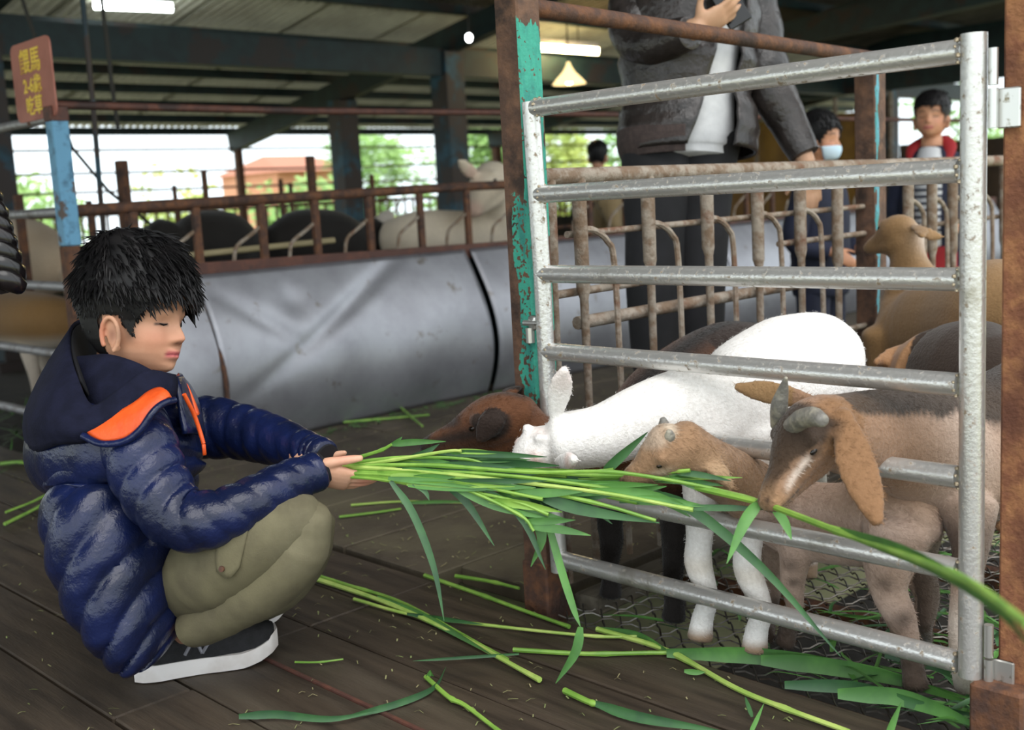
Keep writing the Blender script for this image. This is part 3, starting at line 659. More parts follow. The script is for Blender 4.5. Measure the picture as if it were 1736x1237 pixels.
# black twisted rope at the left edge
mb = MB()
pa = [P(-110, 60, 2.0), P(-55, 260, 1.95), P(-24, 350, 1.93), P(-2, 420, 1.92), P(17, 490, 1.92)]
top = V((.30, 2.55, roofz(2.55)-.02)); s0 = smoothpath([top]+pa, 14); sp = [s0[0]]; rr = .019
for p, q in zip(s0[:-1], s0[1:]):
    n_ = max(1, int((q-p).length/.009)); sp += [p.lerp(q, (k+1)/n_) for k in range(n_)]
for ph in (0, math.pi):
    pts = []
    for i, p in enumerate(sp):
        an = i*.62+ph; pts.append(p + RT*(math.cos(an)*rr*.75) + FW*(math.sin(an)*rr*.75))
    mb.tube(pts, [rr*.55 + rr*.5*min(1, max(0, (len(pts)-1-i))/3)**.5 for i in range(len(pts))], 10)
one(mb, 'twisted_rope', MT['black_gloss'], 'thick glossy black twisted rope hanging at the left edge', 'rope', None, pa[-1])
# ================================================================== GOATS
class Head:
    """frame and skull of a goat: poll -> muzzle; numbers in units of the head length"""
    def __init__(s, poll, muz, up, k=1.0):
        s.o = V(poll); d = V(muz)-s.o; s.L = d.length; s.a = d/s.L; u = V(up); s.u = (u-s.a*u.dot(s.a)).normalized(); s.s = s.u.cross(s.a); s.k = k
    def p(s, t, sd, u): return s.o + s.a*(t*s.L) + s.s*(sd*s.L*s.k) + s.u*(u*s.L*s.k)
    def add(s, mb):
        L = s.L; k = s.k
        st = [(-.16, -.02, .20, .20), (.02, 0, .27, .27), (.22, 0, .285, .28), (.42, -.03, .235, .235), (.64, -.075, .17, .17), (.84, -.10, .150, .138), (.99, -.115, .118, .105)]
        mb.loft([(s.p(t, 0, u), ra*L*k, rb*L*k) for t, u, ra, rb in st], 24, 4, s.s, (.6, .6))
        mb.loft([(s.p(t, 0, u), ra*L*k, rb*L*k) for t, u, ra, rb in [(.0, -.22, .16, .13), (.25, -.27, .15, .12), (.55, -.235, .115, .085), (.80, -.205, .10, .062), (.90, -.20, .085, .05)]], 16, 4, s.s, (.6, .6))
        for q in (-1, 1):
            mb.ball(s.p(.30, q*.215, .10), .085*L*k, n=10)
            mb.ball(s.p(.55, q*.12, -.10), .08*L*k, n=10)
    def loc(s, co):
        d = co-np.array(s.o); return (d@np.array(s.a))/s.L, (d@np.array(s.s))/(s.L*s.k), (d@np.array(s.u))/(s.L*s.k)
    def eyes(s, root, lids=None):
        for q in (-1, 1):
            mb = MB(); mb.ball(s.p(.37, q*.228, .03), .05*s.L*s.k, .034*s.L*s.k, .03*s.L*s.k, Matrix((s.a, s.s, s.u)).transposed(), n=12); mb.build('eye', MT['eye'], root)
def muzzleline(H, co):
    t, s, u = H.loc(co); near = (t > .3) & (t < 1.2) & (abs(s) < .3) & (abs(u) < .4)
    m = np.exp(-((t-1.0)/.035)**2)*np.exp(-((abs(s)-.06)/.026)**2)*.9
    m = np.maximum(m, np.exp(-((u+.175-.10*(t-.75))/.016)**2)*sm(t, .60, .70)*.75); return np.where(near, m, 0)
def ear(mb, base, mid, tip, wd, th=.006, face=None):
    pts = [V(base), V(base).lerp(V(mid), .5), V(mid), V(mid).lerp(V(tip), .55), V(tip)]
    ws = [.42, .80, 1.0, .82, .30]
    mb.loft([(p, wd/2*w_, th) for p, w_ in zip(pts, ws)], 14, 4, face if face is not None else UP, (.4, .4))
def leg(mb, pts, hoof=.022):
    """pts: (point, radius) from body to hoof"""
    mb.loft([(p, r, r) for p, r in pts], 14, 4, RT, (.5, .35))
def horn(root, pts, rs, m='horn'):
    mb = MB(); mb.tube(smoothpath(pts, 3), [rs[0]+(rs[1]-rs[0])*i/(3*(len(pts)-1)) for i in range(3*(len(pts)-1)+1)], 12, jit=.03); return mb.build('horn', MT[m], root)
def goat(label, loc, mb, col, voxel=.005, group='goats in the pen', name='goat', smooth=5, hairs=0, flow=None, hl=.010, skip=None):
    t = thing(name, label, 'goat', loc, group); o = fuse(mb, 'body', MT['coat'], t, voxel, col, smooth)
    if hairs: fur(o, t, hairs, flow, hl, skip=skip)
    return t
def flowto(*v):
    v = np.array(v, float); return lambda co: np.tile(v, (len(co), 1))
WHITE = L3('efece8'); PINK = L3('e0b3a6'); TAN = L3('a98058'); BROWN = L3('8a6844'); DARK = L3('241d19'); CREAM = L3('d8cbb6'); GREYP = L3('b39c8b')
ON = .0   # hooves stand on the mesh

# ---- the white goat reaching over the fifth rail
H = Head(PU(926, 752, 1.44), PU(842, 818, 1.35), -FW*.55+UP*.45-RT*.55, 1.22)
mb = MB(); H.add(mb)
for q in (-1, 1): mb.ball(H.p(.10, q*.15, .27), .011, n=8)
sh = PV(1235, 700, 1.19)
mb.loft([(PU(950, 748, 1.45), .052, .052), (PU(1020, 738, 1.50), .056, .056), (PU(1090, 712, 1.565), .060, .066), (PU(1150, 700, 1.63), .066, .082), (sh, .085, .112),
         (PV(1300, 668, 1.19), .102, .128), (PV(1352, 640, 1.19), .105, .130), (PV(1392, 612, 1.19), .092, .105), (PV(1420, 600, 1.19), .06, .07)], 32, 5, FW, (.5, .6))
for (hx, v_) in ((1190, 1.236), (1282, 1.124)):
    g = G(hx, 1083 if hx < 1200 else 1103, .012); kx = -6 if hx < 1200 else -14
    leg(mb, [(V((g.x+.05, v_, .40)), .055), (V((g.x+.035, v_, .31)), .040), (PU(hx+kx+2, 905 if hx < 1200 else 915, g.x+.012), .026), (PU(hx+kx, 955 if hx < 1200 else 965, g.x+.008), .0265), (PU(hx+10, 1010 if hx < 1200 else 1030, g.x+.005), .0195), (g+V((.004, 0, .04)), .021), (g+V((-.006, 0, .004)), .025)])
for v_ in (1.27, 1.10):
    leg(mb, [(V((2.05, v_, .43)), .075), (V((2.06, v_, .33)), .055), (V((2.13, v_, .20)), .026), (V((2.12, v_, .10)), .018), (V((2.10, v_, .03)), .02), (V((2.09, v_, .0)), .023)])
e1b, e1t = H.p(-.02, .20, .16), PU(958, 622, 1.415)
ear(mb, PU(940, 712, 1.435), PU(949, 662, 1.425), PU(957, 624, 1.415), .047, .008, RT)
ear(mb, PU(945, 782, 1.40), PU(962, 783, 1.375), PU(975, 778, 1.355), .038, .008, UP)
mb.loft([(PV(1424, 590, 1.19), .02, .022), (PV(1443, 600, 1.19), .017, .02), (PV(1450, 630, 1.19), .008, .01)], 10, 3, FW)
def colw(co):
    c = np.tile(WHITE, (len(co), 1)); t, s, u = H.loc(co); inh = (t > -.3) & (t < 1.3) & (abs(s) < .6) & (u > -.6)
    pk = np.where(inh, np.exp(-((t-.36)/.10)**2)*np.exp(-((abs(s)-.26)/.09)**2)*.7 + sm(t, .86, 1.05)*.5 + .25*np.exp(-((t-.02)/.12)**2)*np.exp(-(s/.2)**2), 0)
    eb = np.array(PU(968, 784, 1.365)); pk = np.maximum(pk, .75*np.exp(-(np.linalg.norm(co-eb, axis=1)/.017)**2))
    et = np.array(PU(955, 640, 1.42)); pk = np.maximum(pk, .28*np.exp(-(np.linalg.norm(co-et, axis=1)/.03)**2))
    c = mixc(c, PINK, np.clip(pk, 0, 1)); z = co[:, 2]
    c = mixc(c, L3('8a6a48'), sm(-z, -.045, -.022)*.9); kn = np.exp(-((z-.155)/.02)**2)*(co[:, 0] < 1.8); return mixc(c, L3('c9b697'), kn*.35)
t = goat('white goat stretching its head out between the gate rails', (1.85, 1.19, ON), mb, colw, hairs=26000, flow=flowto(.8, -.25, -.45), hl=.0075)


# ---- the brown goat with a black back stripe behind it
H2 = Head(PU(868, 706, 1.53), PU(716, 742, 1.425), UP*.9+RT*.12-FW*.25, 1.0); es = 1 if H2.s.dot(FW) < 0 else -1
mb = MB(); H2.add(mb)
mb.loft([(PU(880, 715, 1.54), .042, .048), (PU(925, 748, 1.58), .045, .046), (V((1.64, 1.475, .345)), .050, .056), (V((1.72, 1.45, .355)), .075, .085), (V((1.82, 1.44, .375)), .088, .118), (V((1.95, 1.435, .41)), .095, .128), (V((2.08, 1.43, .44)), .092, .120), (V((2.18, 1.43, .46)), .07, .085)], 28, 5, FW, (.5, .6))
for hx, hy in ((1035, 1008), (1142, 1048)):
    g = G(hx, hy, .012); v_ = g.y
    leg(mb, [(V((1.79, (v_+1.44)/2, .30)), .05), (PU(hx+2, 868 if hx < 1100 else 885, g.x+.01), .030), (PU(hx+2, 915 if hx < 1100 else 930, g.x+.006), .026), (PU(hx-2, 965 if hx < 1100 else 995, g.x+.003), .019), (g+V((.004, 0, .03)), .021), (g, .025)])
for v_ in (1.50, 1.37):
    leg(mb, [(V((2.10, v_, .40)), .07), (V((2.11, v_, .30)), .05), (V((2.18, v_, .19)), .024), (V((2.16, v_, .09)), .017), (V((2.15, v_, .02)), .021)])
ear(mb, PU(842, 690, 1.485), PU(833, 715, 1.462), PU(812, 748, 1.445), .052, .007, RT)
ear(mb, H2.p(.02, -.2*es, .18), H2.p(.0, -.36*es, .2), H2.p(.12, -.5*es, .1), .045, .007, H2.a)
def colb(co):
    base = L3('5f3a21'); c = np.tile(base, (len(co), 1)); t, s, u = H2.loc(co); x, y, z = co.T
    inh = (co[:, 0] < 1.6) & (t > -.3); lt = inh & (t < 1.2)
    dk = np.zeros(len(co))
    band = np.exp(-((u-(-.02-.06*(t-.35)))/.09)**2)*sm(t, .12, .3)*sm(abs(s), .06, .14)
    dk = np.where(lt, np.maximum(band*.9, sm(t, .82, .95)*.9), dk)
    near = np.linalg.norm(co-np.array(PU(830, 717, 1.46)), axis=1); dk = np.maximum(dk, np.where(lt & (s*es > .235), sm(-near, -.05, -.035)*.9, 0)); dk = np.maximum(dk, np.where(lt, sm(u, .02, .10)*sm(t, .42, .6)*.85, 0)); dk = np.maximum(dk, np.where(lt & (s*es < -.27), .9, 0))
    dk = np.maximum(dk, np.where(lt, np.exp(-(s/.07)**2)*sm(u, .12, .2)*sm(-t, -.45, -.1)*.6, 0))
    body = x > 1.58
    ridge = np.exp(-((y-1.437)/.05)**2)*sm(z, .40, .47)
    dk = np.maximum(dk, np.where(body, np.maximum(ridge, sm(-z, -.30, -.24)), 0))
    dk = np.maximum(dk, np.where(body & (x > 1.95), sm(z, .46, .52)*.9, 0))
    return mixc(mixc(c, DARK*.55, np.clip(dk, 0, 1)), DARK*.3, muzzleline(H2, co))
t = goat('dark brown goat with black legs poking its head out left of the white goat', (1.95, 1.44, ON), mb, colb, hairs=20000, flow=flowto(.8, -.2, -.4), hl=.010)
H2.eyes(t)

# ---- the small brown kid with horn buds
H3 = Head(PU(1150, 756, 1.43), PU(1052, 806, 1.365), UP*.85+RT*.35-FW*.35, 1.36)
mb = MB(); H3.add(mb); mb.ball(H3.p(.14, 0, .10), .24*H3.L*1.36, n=16)
UK = 1.735
mb.loft([(PU(1150, 752, 1.43), .040, .043), (PU(1195, 785, 1.485), .043, .046), (PU(1245, 812, 1.575), .046, .050), (PU(1290, 845, 1.665), .052, .060), (PU(1335, 873, UK), .060, .068), (PU(1400, 886, UK+.01), .064, .072), (PU(1465, 888, UK+.01), .064, .074), (PU(1525, 882, UK), .060, .072), (PU(1565, 872, UK), .042, .050)], 28, 5, FW, (.5, .6))
leg(mb, [(PU(1352, 905, 1.715), .040), (PU(1349, 940, 1.708), .030), (PU(1344, 985, 1.705), .0225), (PU(1347, 1035, 1.71), .0155), (PU(1336, 1068, 1.722), .0175), (G(1330, 1090, .01), .020)])
leg(mb, [(PU(1318, 905, 1.78), .035), (PU(1312, 960, 1.78), .022), (PU(1308, 1020, 1.775), .015), (PU(1300, 1062, 1.77), .017), (G(1297, 1078, .01), .019)])
leg(mb, [(PU(1520, 900, 1.705), .058), (PU(1508, 950, 1.69), .045), (PU(1507, 1000, 1.685), .031), (PU(1526, 1045, 1.69), .0265), (PU(1540, 1090, 1.695), .0195), (PU(1548, 1135, 1.70), .019), (G(1553, 1165, .01), .023)])
leg(mb, [(PU(1548, 900, 1.775), .05), (PU(1552, 955, 1.775), .034), (PU(1572, 1010, 1.785), .022), (PU(1566, 1060, 1.785), .016), (G(1562, 1085, .01), .02)])
ear(mb, PU(1186, 770, 1.455), PU(1213, 792, 1.455), PU(1243, 830, 1.46), .036, .006, RT-UP*.2)
ear(mb, PU(1160, 745, 1.50), PU(1185, 745, 1.55), PU(1215, 760, 1.56), .03, .006, RT)
mb.loft([(PU(1570, 860, UK), .016, .018), (PU(1590, 850, UK+.02), .016, .016), (PU(1600, 870, UK+.03), .008, .01)], 10, 3, FW)
def colk(co):
    c = np.tile(L3('98785c'), (len(co), 1)); t, s, u = H3.loc(co); x, y, z = co.T; body = x > 1.60
    c = mixc(c, L3('bca699'), np.where(body, sm(-z, -.375, -.27), 0)*.9)
    n = npn(co, 22, 3)
    spot = np.zeros(len(co))
    for q, r in ((PU(1343, 955, 1.69), .016), (PU(1530, 1048, 1.675), .017), (PU(1345, 985, 1.69), .012), (PU(1500, 985, 1.66), .014)):
        spot = np.maximum(spot, np.exp(-(np.linalg.norm(co-np.array(q), axis=1)/r)**2))
    dk = np.maximum(spot*.85, sm(-z, -.10, -.055)*.85)
    dk = np.maximum(dk, np.where(body & (y < .86) & (x > 1.74), sm(-z, -.30, -.2)*.8, 0))
    c = mixc(c, L3('8a6a48'), n*.35)
    c = mixc(c, L3('2c2119'), dk)
    inh = (x < 1.58) & (t > -.3) & (t < 1.2)
    c = mixc(c, L3('4a3626'), np.where(inh, .85*np.exp(-((t-.38)/.09)**2)*np.exp(-((u-.015)/.03)**2)*sm(abs(s), .14, .19), 0))
    c = mixc(c, L3('cdb9a2'), np.where(inh, .7*np.exp(-((t-.40)/.16)**2)*np.exp(-((u+.06)/.05)**2)*sm(abs(s), .1, .18), 0)); c = mixc(c, L3('bfae9c'), np.where(inh, .6*sm(t, .05, .2)*sm(-t, -.75, -.5)*sm(u, .17, .25), 0))
    c = mixc(c, L3('7a6048'), np.where(inh, sm(t, .7, .95)*.8, 0)); c = mixc(c, L3('d2c4b0'), np.where(inh, np.exp(-((t+.02)/.12)**2)*sm(u, .2, .27)*.7, 0)); eb = np.array(PU(1222, 805, 1.455))
    c = mixc(c, L3('33241a'), muzzleline(H3, co))
    return mixc(c, L3('c2a684'), np.exp(-(np.linalg.norm(co-eb, axis=1)/.03)**2)*.6)
t = goat('small brown kid with horn buds nibbling the grass under the white goat', (1.73, 1.0, ON), mb, colk, hairs=24000, flow=flowto(.5, -.6, -.45), hl=.010)
H3.eyes(t)
for q in (-1, 1):
    hm_ = MB(); hm_.loft([(H3.p(.06, q*.13, .22), .009, .009), (H3.p(.035, q*.145, .27), .0085, .0085), (H3.p(.02, q*.15, .305), .006, .006)], 12, 3, RT, (.3, .8)); hm_.build('horn', MT['horn'], t)

# ---- the horned goat with long hanging ears
H4 = Head(PU(1386, 716, 1.505), PU(1290, 842, 1.39), UP*.35-RT*.78-FW*.45, 1.12)
mb = MB(); H4.add(mb); mb.ball(H4.p(.30, 0, -.16), .30*H4.L, .20*H4.L, .24*H4.L, Matrix((H4.a, H4.s, H4.u)).transposed(), n=20)
N4 = [(PU(1392, 728, 1.505), .052, .054), (PU(1432, 735, 1.56), .054, .064), (PU(1490, 738, 1.65), .060, .076), (PU(1550, 752, 1.74), .075, .098), (PU(1605, 772, 1.83), .092, .120), (V((1.97, .80, .375)), .10, .128), (V((2.12, .765, .40)), .102, .13), (V((2.24, .74, .43)), .09, .105)]
mb.loft([(PU(1392, 728, 1.505), .052, .054), (PU(1432, 735, 1.56), .054, .064), (PU(1490, 738, 1.65), .060, .076), (PU(1550, 752, 1.74), .075, .098), (PU(1605, 772, 1.83), .092, .120), (V((1.97, .80, .375)), .10, .128), (V((2.12, .765, .40)), .102, .13), (V((2.24, .74, .43)), .09, .105), (V((2.31, .725, .45)), .05, .06)], 32, 5, FW, (.5, .6))
leg(mb, [(PU(1560, 830, 1.80), .05), (PU(1562, 885, 1.80), .033), (PU(1565, 945, 1.81), .024), (PU(1566, 1010, 1.82), .016), (G(1566, 1052, .012), .021)])
leg(mb, [(PU(1640, 860, 1.78), .05), (PU(1645, 930, 1.755), .030), (PU(1632, 1010, 1.735), .020), (PU(1624, 1070, 1.715), .0165), (PU(1632, 1125, 1.70), .019), (G(1640, 1160, .012), .023)])
for v_ in (.82, .67):
    leg(mb, [(V((2.2, v_, .40)), .075), (V((2.2, v_, .30)), .055), (V((2.27, v_, .19)), .025), (V((2.25, v_, .09)), .018), (V((2.24, v_, .015)), .022)])
ear(mb, PU(1428, 696, 1.50), PU(1452, 785, 1.462), PU(1488, 888, 1.43), .062, .008, RT+UP*.3)
ear(mb, PU(1385, 682, 1.545), PU(1318, 668, 1.545), PU(1246, 655, 1.53), .042, .007, UP)
def colh(co):
    c = np.tile(L3('94745c'), (len(co), 1)); t, s, u = H4.loc(co); x, y, z = co.T; neck = x > 1.52
    c = mixc(c, L3('bba698'), np.where(neck, np.exp(-((x-1.77)/.08)**2)*.85, 0)); e0, e1, e2 = [np.array(q) for q in (PU(1430, 705, 1.497), PU(1452, 785, 1.462), PU(1486, 880, 1.43))]
    def sg(a, b): ab = b-a; h = np.clip(((co-a)@ab)/(ab@ab), 0, 1); return np.linalg.norm(co-a-h[:, None]*ab, axis=1)
    de = np.minimum(sg(e0, e1), sg(e1, e2)); c = mixc(c, L3('84603f'), np.where(x < 1.60, sm(-de, -.050, -.036), 0)*.85)
    n = npn(co, 16, 5)
    # black dorsal stripe from the poll backwards
    ctr = np.interp(x, [1.50, 1.6, 1.75, 1.9, 2.2], [1.045, .965, .93, .85, .76])
    topz = np.interp(x, [1.50, 1.60, 1.75, 1.9, 2.2], [.50, .495, .475, .485, .52])
    ax4 = np.array(smoothpath([p[0] for p in N4], 8)); dd = ((co[:, None, :]-ax4[None, :, :])**2).sum(2); ni = dd.argmin(1); rv = co-ax4[ni]; rv /= np.linalg.norm(rv, axis=1)[:, None]+1e-6
    upn = np.array((UP*.95-FW*.30).normalized()); cs = rv@upn+(npn(co, 45, 7)-.5)*.14
    dk = np.where((ni >= 3) & (abs(t) + abs(s) > .2), sm(cs, .66, .80)*.97, 0)*np.where(t > -.02, 0, 1)
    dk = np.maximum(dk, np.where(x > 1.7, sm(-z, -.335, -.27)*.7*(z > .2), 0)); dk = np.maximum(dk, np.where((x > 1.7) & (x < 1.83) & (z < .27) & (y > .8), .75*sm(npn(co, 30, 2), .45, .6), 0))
    inh = (t > -.35) & (t < 1.25) & (abs(s) < .40) & (x < 1.56)
    q = s*sgn+npn(co, 60, 2)*.06-.03
    uu = u+npn(co, 70, 2)*.08-.04
    face = np.where(inh, np.maximum(sm(uu, -.04, .10)*sm(t, -.05, .06)*sm(-t, -.40, -.26)*.96, sm(uu, .075-.24*np.clip(t-.4, 0, 1), .125-.24*np.clip(t-.4, 0, 1))*sm(t, .2, .3)*.95), 0)
    face = np.maximum(face, np.where(inh, .9*np.exp(-((t-.40)/.11)**2)*np.exp(-((u-.01)/.045)**2)*sm(abs(s), .12, .17), 0))
    dk = np.maximum(dk, face); dk = np.maximum(dk, np.where(inh, sm(t, .93, 1.03)*.5, 0))
    dk = np.maximum(dk, np.where(inh, .8*np.exp(-((t-.56)/.09)**2)*np.exp(-((u+.035)/.035)**2)*sm(abs(s), .1, .16), 0))
    c = mixc(c, DARK, np.clip(dk, 0, 1))
    lt = np.where(inh, .9*sm(t, .40, .5)*sm(-t, -.88, -.74)*np.exp(-((u-.03+.22*np.clip(t-.4, 0, 1))/.032)**2), 0)
    c = mixc(c, L3('80583a'), np.where(inh, .55*sm(-u, .05, .12)*sm(t, .1, .3)*sm(-t, -.75, -.55), 0)*(1-np.clip(dk, 0, 1)))
    c = mixc(c, L3('ecdcd0'), np.clip(lt, 0, 1)); c = mixc(c, L3('c49a72'), np.where(inh, sm(t, .75, 1.0)*.4, 0))
    far = (x < 1.64) & (y > .955) & (z > .44) & (t < .1); c = mixc(c, L3('8c6e44'), far*.7*(1-np.clip(dk, 0, 1)))
    c = mixc(c, L3('d8ccc0'), np.where((y < .80) & (x < 1.8), sm(-z, -.20, -.12)*.9, 0)); c = mixc(c, L3('7a5c3e'), n*.3); return mixc(c, L3('2a1c14'), muzzleline(H4, co))
sgn = 1 if H4.s.dot(RT) < 0 else -1   # which side of the face is the left one in view
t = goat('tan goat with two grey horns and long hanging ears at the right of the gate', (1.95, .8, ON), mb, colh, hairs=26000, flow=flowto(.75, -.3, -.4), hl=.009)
H4.eyes(t)
hm_ = MB(); hm_.loft([(PU(1322, 720, 1.49), .0145, .0145), (PU(1321, 690, 1.468), .0135, .0135), (PU(1327, 664, 1.46), .009, .009), (PU(1332, 641, 1.45), .003, .003)], 14, 4, RT, (.3, .8)); hm_.build('horn', MT['horn'], t)
hm_ = MB(); hm_.loft([(PU(1342, 724, 1.455), .0145, .014), (PU(1358, 711, 1.43), .0150, .0145), (PU(1378, 706, 1.41), .0145, .0140), (PU(1393, 712, 1.395), .0105, .0105)], 14, 4, UP, (.3, .7)); hm_.build('horn', MT['horn'], t)

# ---- goats farther back
def fargoat(label, body, H_, neck, legs, ears, colfn, vox=.009, group='goats in the pen', base=None, horns=None):
    mb = MB(); H_.add(mb); mb.loft(body, 24, 5, FW, (.5, .6)); mb.loft(neck, 20, 4, FW, (.5, .5))
    for p_ in legs: leg(mb, p_)
    for e in ears: ear(mb, *e)
    c = body[len(body)//2][0]; t = goat(label, (c.x, c.y, base or 0.0), mb, colfn, vox, group, smooth=4); H_.eyes(t); return t
def flat(c, spots=None, n=.3, d=L3('5a4630')):
    def f(co): return mixc(np.tile(c, (len(co), 1)), d, npn(co, 9, 4)*n)
    return f
def slegs(pts, h, r=.03):
    out = []
    for (x, y) in pts: out.append([(V((x, y, h)), r*2), (V((x, y, h*.62)), r*1.1), (V((x+.01, y, h*.4)), r*.8), (V((x+.005, y, h*.15)), r*.55), (V((x, y, .02)), r*.75)])
    return out
# the light brown goat looking over, behind the white rump
hb = Head(PV(1530, 388, 1.485), PV(1472, 412, 1.606), UP*.85+RT*.35-FW*.1, 1.22)
def cbb(co):
    c = np.tile(L3('8f6f48'), (len(co), 1)); t, s, u = hb.loc(co); c = mixc(c, L3('5a4430'), np.where((t > .3) & (t < 1.2) & (abs(s) < .4) & (co[:, 2] > .6), sm(u, -.02, .1)*.5, 0)); eb = np.array(PV(1585, 398, 1.408))
    c = mixc(c, L3('d8ccc4'), np.exp(-(np.linalg.norm(co-eb, axis=1)/.05)**2)); return mixc(c, L3('6b5238'), npn(co, 8, 2)*.5)
t = fargoat('light brown goat standing behind, looking left over the white goat\'s rump',
    [(PV(1535, 545, 1.496), 0.0770, 0.0935), (PV(1570, 555, 1.397), 0.1155, 0.1375), (PV(1640, 552, 1.232), 0.1265, 0.1540), (PV(1700, 550, 1.078), 0.1265, 0.1540), (PV(1750, 545, 0.990), 0.0990, 0.1100)],
    hb, [(PV(1538, 395, 1.480), 0.0506, 0.0440), (PV(1540, 440, 1.474), 0.0528, 0.0495), (PV(1552, 500, 1.463), 0.0825, 0.0935), (PV(1560, 555, 1.430), 0.0990, 0.1210)],
    slegs([(2.88, 1.5), (2.97, 1.36), (3.3, 1.08), (3.36, .97)], .42),
    [(PV(1552, 384, 1.441), PV(1560, 388, 1.386), PV(1563, 402, 1.342), .05, .007, RT), (PV(1546, 392, 1.496), PV(1572, 396, 1.463), PV(1602, 402, 1.430), .04, .007, UP)], cbb)
# the brown eared kid lying low behind the horned goat
hk = Head(PV(1528, 612, 1.257), PV(1478, 640, 1.366), UP*.9+RT*.3, .95)
def ckk(co):
    c = np.tile(L3('9a7350'), (len(co), 1)); x, y, z = co.T; c = mixc(c, DARK, np.where(y < 1.135, sm(z, .39, .45)*.95, 0)); eb = np.array(PV(1580, 600, 1.196))
    return mixc(c, CREAM, np.exp(-(np.linalg.norm(co-eb, axis=1)/.02)**2))
t = fargoat('low brown kid with folded ears behind the horned goat\'s neck',
    [(PV(1560, 650, 1.196), 0.0854, 0.0976), (PV(1610, 650, 1.074), 0.1220, 0.1281), (PV(1665, 650, 0.976), 0.1220, 0.1342), (PV(1705, 645, 0.903), 0.0854, 0.0976)],
    hk, [(PV(1530, 618, 1.244), 0.0549, 0.0549), (PV(1550, 640, 1.196), 0.0671, 0.0732), (PV(1580, 655, 1.135), 0.0854, 0.0976)],
    slegs([(2.51, 1.16), (2.58, 1.05), (2.68, .88), (2.73, .80)], .32, .024),
    [(PV(1548, 605, 1.220), PV(1520, 602, 1.208), PV(1482, 615, 1.208), .05, .007, UP), (PV(1545, 610, 1.269), PV(1570, 603, 1.293), PV(1590, 600, 1.293), .04, .007, UP)], ckk, .007)
# goats in the pen behind the trough fence
ha = Head(PV(836, 300, 4.03), PV(795, 349, 3.93), UP*.6-RT*.55-FW*.45, 1.0)
def cwa(co):
    c = np.tile(CREAM, (len(co), 1)); t, s, u = ha.loc(co); near = (np.abs(s) < .6) & (t > -.3) & (t < 1.3) & (co[:, 2] > .75)
    c = mixc(c, PINK, np.where(near, np.maximum(sm(t, .8, 1)*.6, np.exp(-(np.linalg.norm(co-np.array(PV(793, 286, 4.0)), axis=1)/.05)**2)*.9), 0))
    return mixc(c, L3('b39d80'), npn(co, 5, 1)*.3)
t = fargoat('white goat looking out over the trough left of the teal gate post',
    [(PV(660, 405, 4.35), .10, .09), (PV(705, 405, 4.25), .14, .135), (PV(770, 405, 4.2), .145, .14), (PV(835, 405, 4.15), .13, .13), (PV(865, 400, 4.12), .09, .1)],
    ha, [(PV(832, 312, 4.04), .06, .07), (PV(840, 350, 4.08), .07, .075), (PV(846, 400, 4.12), .10, .11)], slegs([(3.0, 4.3), (3.1, 4.2), (3.7, 4.25), (3.75, 4.12)], .5, .035),
    [(PV(814, 304, 4.02), PV(796, 290, 3.98), PV(777, 271, 3.95), .075, .009, UP+RT), (PV(842, 300, 4.05), PV(856, 300, 4.0), PV(872, 310, 3.98), .07, .009, UP)], cwa, .011, 'goats behind the trough fence')
hw2 = Head(PV(655, 372, 4.55), PV(640, 420, 4.5), UP*.5-FW*.8, 1)
t = fargoat('cream goat with a drooping ear beside the black goats behind the trough fence', [(PV(640, 420, 4.75), .1, .1), (PV(600, 425, 4.85), .13, .13), (PV(560, 425, 4.95), .11, .11)], hw2,
    [(PV(652, 378, 4.57), .05, .06), (PV(645, 400, 4.65), .08, .09), (PV(635, 420, 4.75), .1, .1)], slegs([(3.1, 4.8), (2.9, 4.9), (2.8, 5.0)], .45), [(PV(662, 372, 4.5), PV(668, 390, 4.45), PV(664, 410, 4.42), .07, .009, RT), (PV(645, 370, 4.6), PV(635, 385, 4.6), PV(630, 400, 4.6), .06, .009, RT)], flat(L3('d8cfc2'), n=.2), .011, 'goats behind the trough fence')
def blackgoat(label, x0, x1, y, v, hx):
    hd = Head(PV(hx, y+8, v), PV(hx-(18 if hx < x0 else -18), y+50, v-.1), UP*.8-FW*.3, 1)
    t = fargoat(label, [(PV(x0, y+42, v), .09, .085), (PV(x0*.75+x1*.25, y+36, v), .14, .14), (PV((x0+x1)/2, y+34, v), .15, .15), (PV(x0*.25+x1*.75, y+36, v), .14, .14), (PV(x1, y+44, v), .09, .085)],
        hd, [(hd.o, .06, .07), (PV(hx*.6+(x0 if hx < x0 else x1)*.4, y+30, v), .08, .09), (PV((x0 if hx < x0 else x1)*.8+(x0+x1)*.1, y+38, v), .11, .11)],
        slegs([(PV(x0+14, y, v).x, v-.06), (PV(x0+20, y, v).x, v+.08), (PV(x1-14, y, v).x, v-.06), (PV(x1-20, y, v).x, v+.08)], .5, .035), [(hd.p(.05, .25, .1), hd.p(.1, .5, .0), hd.p(.2, .7, -.2), .06, .008, hd.a), (hd.p(.05, -.25, .1), hd.p(.1, -.5, .0), hd.p(.2, -.7, -.2), .06, .008, hd.a)], flat(L3('17130f'), n=.3, d=L3('241d18')), .012, 'goats behind the trough fence')
blackgoat('black goat behind the trough fence just right of the boy\'s head', 300, 425, 380, 4.5, 272)
blackgoat('bigger black goat behind the trough fence, left of the white goats', 462, 612, 374, 4.45, 632)
